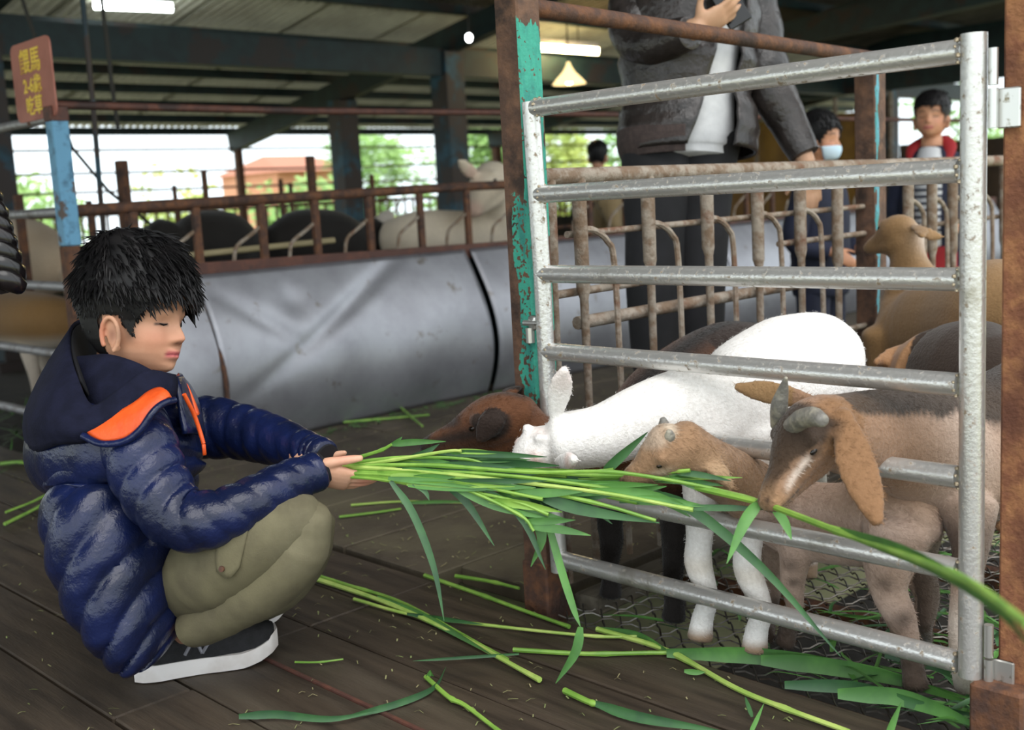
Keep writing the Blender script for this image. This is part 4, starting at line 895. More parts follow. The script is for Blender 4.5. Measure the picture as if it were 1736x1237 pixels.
# tan goat and cream goat behind the left gate
hl = Head(PU(-60, 420, 1.95), PU(-95, 470, 1.9), UP*.8-FW*.3, 1)
t = fargoat('tan goat with white legs standing behind the grey pipe gate', [(PU(125, 545, 2.1), .10, .10), (PU(80, 545, 2.02), .13, .125), (PU(20, 540, 1.98), .14, .14), (PU(-35, 535, 1.95), .12, .13)], hl,
    [(hl.o, .06, .07), (PU(-50, 470, 1.95), .08, .09), (PU(-35, 520, 1.95), .1, .11)], slegs([(2.1, 4.52), (2.2, 4.62), (1.95, 5.1), (2.05, 5.2)], .42, .034), [(hl.p(.05, .25, .1), hl.p(.1, .5, .0), hl.p(.2, .7, -.2), .06, .008, hl.a), (hl.p(.05, -.25, .1), hl.p(.1, -.5, .0), hl.p(.2, -.7, -.2), .06, .008, hl.a)],
    lambda co: mixc(mixc(np.tile(L3('8f6c40'), (len(co), 1)), L3('dccfbe'), sm(-co[:, 2], -.38, -.30)), L3('5e4830'), npn(co, 7, 3)*.4), .011, 'goats behind the pipe gate')
hl2 = Head(PU(-50, 395, 2.36), PU(-90, 450, 2.3), UP*.8-FW*.3, 1)
t = fargoat('cream goat behind the tan goat at the left edge', [(PU(118, 460, 2.45), .09, .10), (PU(90, 452, 2.42), .13, .15), (PU(50, 432, 2.42), .15, .19), (PU(10, 430, 2.41), .15, .18), (PU(-20, 435, 2.40), .12, .13)], hl2,
    [(hl2.o, .06, .07), (PU(-38, 415, 2.38), .09, .10), (PU(-20, 435, 2.39), .11, .12)], slegs([(2.45, 5.3), (2.55, 5.4), (2.4, 5.6), (2.5, 5.7)], .6, .034), [(hl2.p(.05, .25, .1), hl2.p(.1, .5, .0), hl2.p(.2, .7, -.2), .06, .008, hl2.a), (hl2.p(.05, -.25, .1), hl2.p(.1, -.5, .0), hl2.p(.2, -.7, -.2), .06, .008, hl2.a)],
    flat(L3('d3bfa6'), n=.4, d=L3('a5835c')), .011, 'goats behind the pipe gate')
ht = Head(PV(1030, 335, 4.3), PV(1045, 385, 4.15), UP*.6-FW*.6, 1)
t = fargoat('yellowish tan goat behind the trough fence left of the standing man\'s legs', [(PV(1000, 400, 4.5), .10, .11), (PV(1030, 395, 4.45), .14, .14), (PV(1080, 395, 4.5), .14, .14), (PV(1130, 395, 4.55), .1, .1)], ht,
    [(ht.o, .06, .07), (PV(1030, 360, 4.35), .08, .09), (PV(1030, 390, 4.42), .1, .11)], slegs([(5.0, 4.4), (5.1, 4.55), (5.7, 4.5)], .5, .034), [(ht.p(.05, .25, .1), ht.p(.1, .5, .0), ht.p(.2, .7, -.2), .06, .008, ht.a), (ht.p(.05, -.25, .1), ht.p(.1, -.5, .0), ht.p(.2, -.7, -.2), .06, .008, ht.a)],
    flat(L3('a8916a'), n=.3), .012, 'goats behind the trough fence')
# ================================================================== PEOPLE
SKIN = L3('c9977a')
class Face:
    """a head frame: o centre, f forward, u up, l = left of the person; unit = head height"""
    zs = [-.5, -.485, -.46, -.42, -.38, -.33, -.24, -.16, -.09, -.02, .08, .18, .28, .36, .43, .475, .5]
    xf = [.20, .29, .345, .372, .378, .392, .395, .385, .375, .395, .405, .395, .345, .275, .18, .09, .01]
    xb = [.10, .05, .03, .08, .15, .22, .30, .345, .375, .395, .41, .405, .375, .32, .23, .13, .02]
    wd = [.05, .115, .155, .20, .235, .265, .30, .32, .335, .345, .352, .347, .315, .27, .20, .11, .012]
    def __init__(s, o, f, u, h):
        s.o = V(o); s.f = V(f).normalized(); u = V(u); s.u = (u-s.f*u.dot(s.f)).normalized(); s.l = s.u.cross(s.f); s.h = h
    def p(s, x, y, z): return s.o + (s.f*x + s.l*y + s.u*z)*s.h
    def loc(s, co):
        d = (co-np.array(s.o))/s.h; return d@np.array(s.f), d@np.array(s.l), d@np.array(s.u)
    def surf(s, z, an, off=0.0):
        xf = np.interp(z, s.zs, s.xf)+off; xb = np.interp(z, s.zs, s.xb)+off; w_ = np.interp(z, s.zs, s.wd)+off
        ca, sa = math.cos(an), math.sin(an); e = .88
        x = (xf if ca > 0 else xb)*math.copysign(abs(ca)**e, ca); y = w_*math.copysign(abs(sa)**e, sa)
        if off == 0 and ca > 0:
            g = lambda a, b: math.exp(-(a/b)**2)
            nz_ = np.interp(z, [-.255, -.235, -.205, -.17, -.10, -.03, .02], [0, .055, .092, .085, .05, .022, 0]); x += nz_*g(y, .052)
            x += .026*g(z+.215, .03)*g(abs(y)-.065, .03)
            x += .030*g(z+.305, .022)*g(y, .085) + .032*g(z+.352, .024)*g(y, .08) - .012*g(z+.328, .010)*g(y, .09)
            x += .020*g(z+.45, .04)*g(y, .08) - .022*g(z+.085, .04)*g(abs(y)-.14, .06) + .014*g(z+.105, .022)*g(abs(y)-.14, .045)
            x += .012*g(z-.0, .03)*g(abs(y)-.13, .08) + .018*g(z+.22, .08)*g(abs(y)-.19, .08)
        return x, y
    def add(s, mb, neck=None):
        n = 80; rows = 72; vs = []; fs = []
        for i in range(rows):
            z = -.5+1.0*i/(rows-1)
            for j in range(n):
                x, y = s.surf(z, 2*math.pi*j/n); vs.append(s.p(x, y, z))
        for i in range(rows-1):
            for j in range(n): fs.append((i*n+j, i*n+(j+1) % n, (i+1)*n+(j+1) % n, (i+1)*n+j))
        fs += [tuple(range(n-1, -1, -1)), tuple(range((rows-1)*n, rows*n))]; mb.add(vs, fs)
        for q in (-1, 1):       # ears: a rim around a shallow bowl
            c = lambda a, r, o_: s.p(.055+.075*r*math.cos(a)-.015, q*(.325+o_), -.20+.135*r*math.sin(a))
            rim = [c(math.radians(a), 1.0, .05+.02*math.sin(math.radians(a))) for a in range(-75, 236, 20)]
            mb.tube(rim, [.020*s.h]*len(rim), 8)
            mb.loft([(s.p(.07, q*.335, -.33), .03*s.h, .012*s.h), (s.p(.045, q*.345, -.20), .062*s.h, .013*s.h), (s.p(.03, q*.36, -.09), .05*s.h, .012*s.h)], 14, 4, s.f, (.5, .5))
            mb.ball(s.p(.085, q*.345, -.30), .034*s.h, .02*s.h, .034*s.h, n=10)
        if neck:
            mb.loft([(s.p(-.06, 0, -.18), .20*s.h, .20*s.h), (s.p(-.07, 0, -.42), .205*s.h, .20*s.h), (V(neck), .25*s.h, .25*s.h)], 20, 4, s.f)
    def mask(s, z, an, nape=-.36, fr=.085):
        """True where hair grows"""
        a = abs((an+math.pi) % (2*math.pi)-math.pi)
        if a < .62: lo = fr
        elif a < 1.00: lo = fr - (a-.62)/.38*(fr+.06)
        elif a < 1.17: lo = -.06-(a-1.0)/.17*.16
        elif a < 1.40: lo = -.22+(a-1.17)/.23*.16
        elif a < 1.78: lo = -.045
        else: lo = nape+.1*max(0, (2.1-a))
        return z > lo
    def hoff(s, z, an, puff):
        a = abs((an+math.pi) % (2*math.pi)-math.pi); lo = .6 if a < .8 else (.6-.45*min(1, (a-.8)/.3) if a < 2.1 else .15+.15*min(1, (a-2.1)/.5))
        return puff*(lo+((1 if a < 2 else .75)-lo)*min(1, max(0, (z+.08)/.30)))
    def hair(s, root, n=1300, length=.055, puff=.03, m='hair', spike=1.0, nape=-.36, fr=.085, wdt=.0034, down=.5):
        mb = MB(); N = 64 if n < 1000 else 168; rows = 46 if n < 1000 else 110; ids = {}
        for i in range(rows):
            z = -.4+.9*i/(rows-1)
            for j in range(N):
                an = 2*math.pi*j/N
                if s.mask(z, an, nape, fr):
                    x, y = s.surf(z, an, s.hoff(z, an, puff)); ids[i, j] = len(mb.v); zz = z + puff*1.7*min(1, max(0, (z-.2)/.25)); mb.v.append(s.p(x, y, zz))
        for i in range(rows-1):
            for j in range(N):
                q = [(i, j), (i, (j+1) % N), (i+1, (j+1) % N), (i+1, j)]
                if all(k in ids for k in q): mb.f.append(tuple(ids[k] for k in q)); mb.mi.append(0)
        top = [ids[rows-1, j] for j in range(N)]; mb.f.append(tuple(top)); mb.mi.append(0)
        R = random.Random(3); crown = np.array([-.20, .0, .52]); k = 0
        while k < n:
            z = R.uniform(-.4, .5); an = R.uniform(0, 2*math.pi)
            if R.random() > .35+np.interp(z, s.zs, s.wd)*2: continue
            if not s.mask(z, an, nape, fr): continue
            k += 1; x, y = s.surf(z, an, s.hoff(z, an, puff)); p = np.array([x, y, z + puff*1.7*min(1, max(0, (z-.2)/.25))])
            nrm = np.array([p[0]*.9, p[1]*1.1, p[2]*.9]); nrm /= np.linalg.norm(nrm)
            fl = p-crown; fl -= nrm*(fl@nrm); fl /= (np.linalg.norm(fl)+1e-6)
            fl = fl + np.array([.45 if p[0] > 0 else -.1, 0, -down*(1 if abs(nrm[2]) < .7 else .2)]); fl -= nrm*(fl@nrm)*.8; fl /= np.linalg.norm(fl)
            aa = abs((an+math.pi) % (2*math.pi)-math.pi); L = length*R.uniform(.6, 1.15)/s.h*(.34+.66*min(1, max(0, (z-.02)/.26)) if .9 < aa else 1); lift = R.uniform(.15, .55)*spike*(1.0 if z > .15 else .45)*(.45 if x < -.2 and z < .38 else 1)
            jx = np.array([R.gauss(0, .22) for _ in range(3)])
            d0 = fl+nrm*lift+jx*.6; d0 /= np.linalg.norm(d0); d1 = fl+nrm*lift*.35+jx-np.array([0, 0, .25]); d1 /= np.linalg.norm(d1)
            a = p-nrm*.02; b = a+d0*L*.5; c = b+d1*L*.5
            pts = [s.p(*q) for q in (a, (a+b)/2+nrm*.004, b, c)]
            wv = wdt*R.uniform(.7, 1.3); mb.tube(pts, [wv, wv*1.05, wv*.8, wv*.12], 4, cap=False)
        return mb.build('hair', MT[m], root, fixn=False)
    def cols(s, co, base=SKIN, lips=.8):
        x, y, z = s.loc(co); inh = (abs(y) < .5) & (z > -.56) & (z < .56) & (x > -.5) & (x < .56); c = np.tile(base, (len(co), 1)); ay = abs(y)
        def g(a, b): return np.exp(-(a/b)**2)
        ck = np.where(inh, .35*g(z+.2, .10)*g(ay-.2, .12)*sm(x, .1, .25) + .25*g(z+.2, .04)*g(y, .06)*sm(x, .4, .46), 0); c = mixc(c, L3('c47a64'), np.clip(ck, 0, 1))
        er = np.where(inh, sm(ay, .335, .365)*sm(-x, -.02, .03)*.55, 0); c = mixc(c, L3('c06a52'), er)
        er = np.where(inh, g((x-.045)/1.0, .035)*g(z+.20, .06)*sm(ay, .31, .34)*sm(-ay, -.375, -.36)*.6, 0); c = mixc(c, L3('6b3a2c'), er)
        lp = np.where(inh & (x > .33), g(z+.330, .042)**2*sm(-ay, -.125, -.085), 0)*lips; c = mixc(c, L3('c9656a'), np.clip(lp*1.3, 0, 1))
        ml = np.where(inh & (x > .33), g(z+.329, .007)*sm(-ay, -.13, -.10), 0)*.7; c = mixc(c, L3('5a2426'), ml)
        br = np.where(inh & (x > .2), g(z-.012-.03*g(ay-.14, .07), .020)*sm(ay, .05, .08)*sm(-ay, -.245, -.20), 0)*.92; c = mixc(c, L3('2a1c16'), br)
        sb = np.where(inh, sm(ay, .2, .25)*g(x-.17-(z+.1)*.12, .04)**.6*sm(z, -.30, -.2)*sm(-z, -.1, .0), 0)*.55; sb = np.maximum(sb, np.where(inh & (z > -.03) & ((x < .20) | (z > .16)), .95, 0)); sb = np.maximum(sb, np.where(inh & (x < -.06) & (z > -.40) & (ay < .34), .92*sm(z, -.42, -.3), 0)); c = mixc(c, L3('141011'), np.clip(sb, 0, 1))
        ey = np.where(inh & (x > .2), g(z+.093+.25*(ay-.14)**2*4, .011)*sm(ay, .075, .095)*sm(-ay, -.215, -.19), 0)*.9; c = mixc(c, L3('1c1210'), ey)
        nn = np.where(inh & (x > .38), g(z+.238, .010)*g(ay-.035, .018), 0)*.7; c = mixc(c, L3('5a3428'), nn)
        return c
def hand(mb, wrist, d, n, side, L, curl=(.3, .35, .25), spread=.0, thumb=(.62, .62, .42), tc=.35):
    d = V(d).normalized(); n = V(n); n = (n-d*n.dot(d)).normalized(); s = d.cross(n)*side; w_ = V(wrist)
    mb.loft([(w_-d*.10*L, .155*L, .115*L), (w_, .15*L, .11*L), (w_+d*.18*L, .215*L, .115*L), (w_+d*.38*L, .235*L, .10*L), (w_+d*.51*L, .225*L, .08*L)], 18, 4, s, (.4, .5))
    for i in range(4):
        p = w_ + d*((.50, .53, .51, .46)[i]*L) + s*((.165, .055, -.055, -.155)[i]*L); r = (.056, .058, .055, .048)[i]*L
        ln = (.40, .44, .41, .32)[i]*L; seg = [.44, .31, .25]; st = [(p-d*.07*L, r*1.02, r*1.02), (p, r, r)]; a = 0; fd = (d+s*spread*(1.5-i)).normalized()
        for k in range(3):
            a += curl[k]*(1+.08*i); dd = fd*math.cos(a)+n*math.sin(a); p = p+dd*ln*seg[k]; rr = r*(.92, .85, .72)[k]; st.append((p, rr, rr))
        mb.loft(st, 12, 3, s, (.5, .8))
    p = w_ + d*.12*L + s*.17*L + n*.02*L; td = (d*thumb[0]+s*thumb[1]+n*thumb[2]).normalized(); q = p+td*.22*L
    t2 = (td*math.cos(tc)+(d*.9+n*.35).normalized()*math.sin(tc)).normalized(); r_ = q+t2*.16*L; t3 = (t2+d*.25+n*.1).normalized(); e = r_+t3*.12*L
    mb.loft([(p-td*.05*L, .075*L, .075*L), (p+td*.10*L, .078*L, .078*L), (q, .064*L, .062*L), (r_, .06*L, .056*L), (e, .046*L, .04*L)], 12, 3, n, (.6, .8))

# ------------------------------------------------------------------ THE BOY
boy = thing('person', 'boy in shiny navy puffer jacket and khaki trousers crouching and holding out grass', 'person', (.97, 1.88, 0))
a12, a3 = math.radians(13), math.radians(3)
fdir = (RT*math.cos(a12)-FW*math.sin(a12))*math.cos(a3)-UP*math.sin(a3)
HB = Face(P(226, 528, 2.06), fdir, UP*math.cos(a3)+RT*math.sin(a3), .224)
mb = MB(); HB.add(mb, P(232, 668, 2.08))
mb.loft([(P(232, 1000, 2.08), .075, .055), (P(205, 880, 2.06), .11, .09), (P(215, 760, 2.06), .13, .085), (P(230, 690, 2.07), .09, .05)], 20, 4, FW)
for arm_ in ([(P(232, 735, 1.94), .035), (P(270, 820, 1.89), .035), (P(325, 880, 1.88), .032), (P(430, 850, 1.90), .028), (P(520, 801, 1.962), .022)], [(P(250, 720, 2.22), .035), (P(330, 730, 2.24), .034), (P(440, 745, 2.18), .03), (P(524, 779, 2.055), .022)]):
    mb.loft([(p, r, r) for p, r in arm_], 12, 4, FW)
for lg_ in ([(P(330, 985, 2.0), .040), (P(500, 885, 1.93), .040), (P(370, 1040, 1.985), .032), (P(345, 1056, 1.99), .024), (V((.95, 1.915, .07)), .020)], [(P(310, 960, 2.18), .045), (P(520, 885, 2.16), .045), (P(430, 990, 2.22), .03), (P(400, 1030, 2.24), .028)]):
    mb.loft([(p, r, r) for p, r in lg_], 12, 5, FW)
hand(mb, P(526, 797, 1.966), RT*.90-UP*.27+FW*.26, FW*.62+UP*.72, 1, .134, (.20, .22, .15), .0, (.80, .56, .10), .40)
hand(mb, P(520, 794, 2.06), RT*.95-UP*.14-FW*.10, -FW*.70+UP*.62, -1, .112, (.45, .6, .5), .0, (.9, .35, .3), .5)
def colboy(co):
    c = HB.cols(co); d = co-np.array(P(560, 795, 1.98)); h_ = (np.linalg.norm(d, axis=1) < .12)
    tips = np.zeros(len(co))
    for q in ((618, 815, 1.99), (585, 775, 1.96), (583, 790, 2.0)): tips = np.maximum(tips, np.exp(-(np.linalg.norm(co-np.array(P(*q)), axis=1)/.016)**2))
    c = mixc(c, L3('d8aa90'), h_*.6); return mixc(c, L3('d98878'), tips*.6)
fuse(mb, 'body', MT['skin'], boy, .0023, colboy, 3)
HB.hair(boy, 2600, .036, .10, nape=-.40, fr=.14, wdt=.0026, spike=.8, down=.35)
for q in (-1, 1):       # lowered lashes
    mb = MB(); mb.tube([HB.p(*(lambda X: (X[0]+.006, X[1], -.100+.01*abs(t_)))(HB.surf(-.10, q*(.36+.10*t_)))) for t_ in (-1.2, -.6, 0, .6, 1.2)], [.0006, .0015, .0017, .0014, .0005], 6); mb.build('eyelash', MT['hair'], boy)

# jacket: quilted lofts
def quilt(freq, slant, amp, seed=0):
    def f(t, an, c):
        n_ = noise.noise(c*9+V((seed, 0, 0)))*.6+noise.noise(c*22+V((0, seed, 0)))*.5+noise.noise(c*48+V((0, seed, 0)))*.3
        ph = t*freq + slant*math.sin(an) + n_*.26
        return 1 + amp*(abs(math.sin(math.pi*ph))**.55 - .62) + n_*amp*.9
    return f
jk = MB()
tor = [(P(262, 1078, 2.06), .155, 50*2.06/FPX), (P(247, 1040, 2.05), .178, 76*2.06/FPX), (P(222, 975, 2.04), .190, 100*2.06/FPX), (P(206, 900, 2.04), .185, 110*2.06/FPX),
       (P(208, 830, 2.06), .165, 116*2.06/FPX), (P(218, 760, 2.06), .168, 122*2.06/FPX), (P(238, 705, 2.07), .15, 96*2.06/FPX), (P(246, 672, 2.07), .09, 62*2.06/FPX)]
jk.loft(tor, 110, 16, FW, (.10, .3), quilt(9.5, 1.15, .085))
torso = jk.build('jacket_body', MT['navy'], boy)
jk = MB()
jk.loft([(P(236, 720, 1.955), .062, 50*1.95/FPX), (P(238, 762, 1.905), .066, 62*1.9/FPX), (P(262, 825, 1.885), .062, 62*1.9/FPX), (P(306, 878, 1.87), .056, 54*1.88/FPX), (P(365, 878, 1.872), .052, 48*1.88/FPX), (P(430, 850, 1.895), .047, 43*1.9/FPX), (P(490, 818, 1.935), .042, 38*1.93/FPX), (P(535, 800, 1.965), .035, 33*1.96/FPX)], 60, 18, FW, (.8, .12), quilt(12.5, .55, .09, 3))
jk.build('sleeve', MT['navy'], boy)
jk = MB()
jk.loft([(P(262, 720, 2.18), .06, 52*2.2/FPX), (P(315, 722, 2.24), .062, 54*2.24/FPX), (P(390, 728, 2.23), .056, 49*2.2/FPX), (P(460, 745, 2.17), .05, 42*2.15/FPX), (P(520, 765, 2.09), .040, 34*2.09/FPX), (P(543, 772, 2.06), .035, 31*2.06/FPX)], 60, 16, FW, (.8, .12), quilt(13, .5, .09, 6))
jk.build('sleeve', MT['navy'], boy)
for (p0, p1, r0, ) in ((P(526, 803, 1.96), P(542, 796, 1.968), .034), (P(534, 768, 2.07), P(550, 775, 2.055), .033)):
    cf = MB(); cf.loft([(p0, r0*.95, r0*.95), (p0.lerp(p1, .5), r0*1.06, r0*1.06), (p1, r0*.98, r0*.98)], 28, 3, FW, (.1, .25)); cf.build('cuff', MT['navy'], boy)
    cf = MB(); d = (p1-p0).normalized(); cf.tube([p1+d*.001, p1+d*.009], [r0*.82, r0*.80], 24); cf.build('cuff_opening', MT['hood_dark'], boy)
# hem band
hm = MB(); hm.loft([(P(264, 1084, 2.06), .150, 47*2.06/FPX), (P(256, 1064, 2.06), .163, 66*2.06/FPX)], 40, 3, FW, (.15, .15)); hm.build('hem', mat('violet_navy_hem', C('2c2a56'), .7), boy)
# hood: a soft bag lying on the back, open at the top
def patch(rows, m, name, parent, th=.006, sub=4):
    """smooth sheet through rows of points"""
    A = [smoothpath(r, sub) for r in rows]; n_ = len(A[0]); cols_ = [smoothpath([A[i][j] for i in range(len(A))], sub) for j in range(n_)]
    mb = MB(); R_ = len(cols_[0])
    for j in range(n_):
        for i in range(R_): mb.v.append(cols_[j][i])
    for j in range(n_-1):
        for i in range(R_-1): a = j*R_+i; mb.f.append((a, a+1, a+R_+1, a+R_)); mb.mi.append(0)
    o = mb.build(name, m, parent); so = o.modifiers.new('s', 'SOLIDIFY'); so.thickness = th; so.offset = 0; return o
hd = MB()   # puffy lower roll of the hood
hd.loft([(P(110, 770, 2.26), .05, 34*2.2/FPX), (P(96, 768, 2.14), .075, 48*2.1/FPX), (P(105, 765, 2.02), .080, 54*2.0/FPX), (P(150, 765, 1.93), .07, 48*1.92/FPX), (P(205, 752, 1.90), .055, 34*1.9/FPX), (P(262, 735, 1.90), .035, 22*1.9/FPX)], 48, 10, UP, (.7, .6), quilt(6, .5, .08, 8))
hd.build('hood_roll', MT['navy'], boy)
patch([[P(205, 548, 2.28), P(150, 600, 2.29), P(120, 680, 2.28), P(100, 760, 2.26)],
       [P(150, 541, 2.22), P(92, 625, 2.25), P(57, 705, 2.24), P(58, 765, 2.22)],
       [P(123, 553, 2.11), P(74, 630, 2.10), P(42, 705, 2.06), P(46, 765, 2.06)],
       [P(119, 592, 2.01), P(88, 645, 1.96), P(58, 712, 1.93), P(68, 765, 1.94)],
       [P(133, 642, 1.93), P(112, 680, 1.895), P(96, 722, 1.875), P(104, 752, 1.89)],
       [P(158, 688, 1.885), P(146, 708, 1.865), P(136, 730, 1.855), P(146, 748, 1.87)],
       [P(202, 660, 1.875), P(198, 684, 1.862), P(188, 708, 1.855), P(186, 728, 1.865)],
       [P(246, 629, 1.895), P(250, 648, 1.885), P(246, 672, 1.875), P(238, 692, 1.88)],
       [P(296, 636, 1.955), P(300, 648, 1.95), P(298, 664, 1.945), P(292, 680, 1.945)]], MT['hood'], 'hood', boy)
# near-black sheet inside the hood: its shade put into the colour
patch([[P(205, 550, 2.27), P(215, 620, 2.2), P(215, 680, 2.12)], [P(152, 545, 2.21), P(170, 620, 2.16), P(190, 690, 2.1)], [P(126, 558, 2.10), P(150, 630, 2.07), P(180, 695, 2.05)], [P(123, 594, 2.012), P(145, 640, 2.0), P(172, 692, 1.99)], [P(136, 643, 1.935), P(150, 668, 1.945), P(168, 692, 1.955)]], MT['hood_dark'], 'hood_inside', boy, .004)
patch([[P(122, 606, 2.02), P(142, 655, 1.975), P(158, 700, 1.945)], [P(150, 604, 1.995), P(160, 650, 1.945), P(170, 700, 1.915)], [P(186, 602, 1.97), P(188, 650, 1.93), P(192, 700, 1.90)], [P(224, 612, 1.94), P(226, 652, 1.915), P(228, 692, 1.895)], [P(258, 630, 1.935), P(260, 656, 1.915), P(260, 690, 1.905)]], MT['hood'], 'collar', boy, .008)
# orange lining showing between hood and shoulder
patch([[P(148, 722, 1.862), P(150, 735, 1.853), P(170, 748, 1.845)], [P(186, 706, 1.858), P(196, 722, 1.845), P(208, 744, 1.838)], [P(226, 684, 1.86), P(236, 700, 1.845), P(240, 722, 1.838)], [P(252, 664, 1.875), P(262, 676, 1.858), P(266, 690, 1.85)], [P(272, 658, 1.89), P(280, 664, 1.875), P(284, 674, 1.868)], [P(284, 668, 1.90), P(288, 672, 1.89), P(290, 678, 1.885)]], MT['orange'], 'orange_lining', boy, .005)
mb = MB(); mb.tube(smoothpath([P(140, 738, 1.85), P(172, 752, 1.838), P(210, 748, 1.832), P(238, 728, 1.832), (P(258, 700, 1.838)), P(276, 684, 1.855), P(296, 678, 1.88)], 5), .006, 8); mb.build('lining_seam', MT['navy'], boy)
# front collar, orange inside and the zip
patch([[P(296, 640, 2.0), P(300, 656, 1.985), P(304, 690, 1.97), P(312, 735, 1.96)], [P(306, 636, 2.06), P(318, 658, 2.05), P(326, 690, 2.03), P(332, 735, 2.0)], [P(300, 634, 2.13), P(322, 656, 2.12), P(338, 694, 2.10), P(345, 740, 2.06)]], MT['navy'], 'stand_collar', boy, .008)
patch([[P(300, 634, 2.125), P(304, 640, 2.05)], [P(318, 650, 2.12), P(316, 654, 2.04)], [P(331, 676, 2.11), P(326, 680, 2.03)], [P(338, 700, 2.095), P(334, 704, 2.02)]], MT['orange'], 'collar_lining', boy, .006)
mb = MB(); mb.tube(smoothpath([P(312, 668, 1.955), P(328, 700, 1.975), P(338, 728, 1.985), P(345, 752, 1.985)], 4), .004, 8); mb.build('zip', MT['orange'], boy)
mb = MB(); mb.bbox(P(346, 762, 1.975), .007, .004, .020, .001); mb.build('zip_pull', MT['orange'], boy)

# trousers
def crease(t, an, c):
    k = c.z*95+c.x*70-c.y*60+3.0*noise.noise(c*11)
    return 1+.06*noise.noise(c*13)+.035*noise.noise(c*33)+.038*(1-abs(math.sin(k)))**2*max(0, noise.noise(c*7)+.45)
def trouser(th, sh):
    mb = MB(); mb.loft(th, 44, 10, FW, (.4, .6), crease); mb.loft(sh, 44, 10, FW, (.6, .12), crease); return mb.build('trouser_leg', MT['khaki'], boy)
trouser([(P(315, 1000, 2.01), .055, 58*1.98/FPX), (P(350, 970, 1.965), .072, 72*1.95/FPX), (P(410, 930, 1.935), .076, 74*1.93/FPX), (P(480, 890, 1.922), .066, 58*1.92/FPX), (P(522, 872, 1.92), .052, 40*1.92/FPX)],
        [(P(524, 874, 1.92), .050, 40*1.92/FPX), (P(505, 925, 1.93), .058, 52*1.93/FPX), (P(455, 980, 1.945), .060, 56*1.94/FPX), (P(395, 1024, 1.965), .058, 49*1.96/FPX), (P(350, 1050, 1.985), .054, 42*1.98/FPX), (P(328, 1063, 1.995), .048, 33*1.99/FPX)])
trouser([(P(280, 1000, 2.16), .070, 66*2.16/FPX), (P(400, 935, 2.16), .076, 72*2.16/FPX), (P(490, 890, 2.15), .066, 56*2.15/FPX), (P(532, 880, 2.15), .05, 36*2.15/FPX)],
        [(P(533, 880, 2.15), .048, 36*2.15/FPX), (P(512, 940, 2.16), .055, 46*2.16/FPX), (P(470, 990, 2.19), .056, 46*2.19/FPX), (P(440, 1018, 2.22), .052, 36*2.22/FPX)])
patch([[P(372, 905, 1.867), P(366, 940, 1.863), P(368, 968, 1.866)], [P(400, 890, 1.862), P(392, 930, 1.856), P(388, 980, 1.862)], [P(425, 880, 1.862), P(416, 920, 1.854), P(406, 962, 1.858)]], MT['khaki'], 'pocket_flap', boy, .006)
mb = MB(); q = P(376, 964, 1.858); mb.tube([q, q-FW*.005], [.0052, .0045], 12); mb.build('button', MT['rust'], boy)
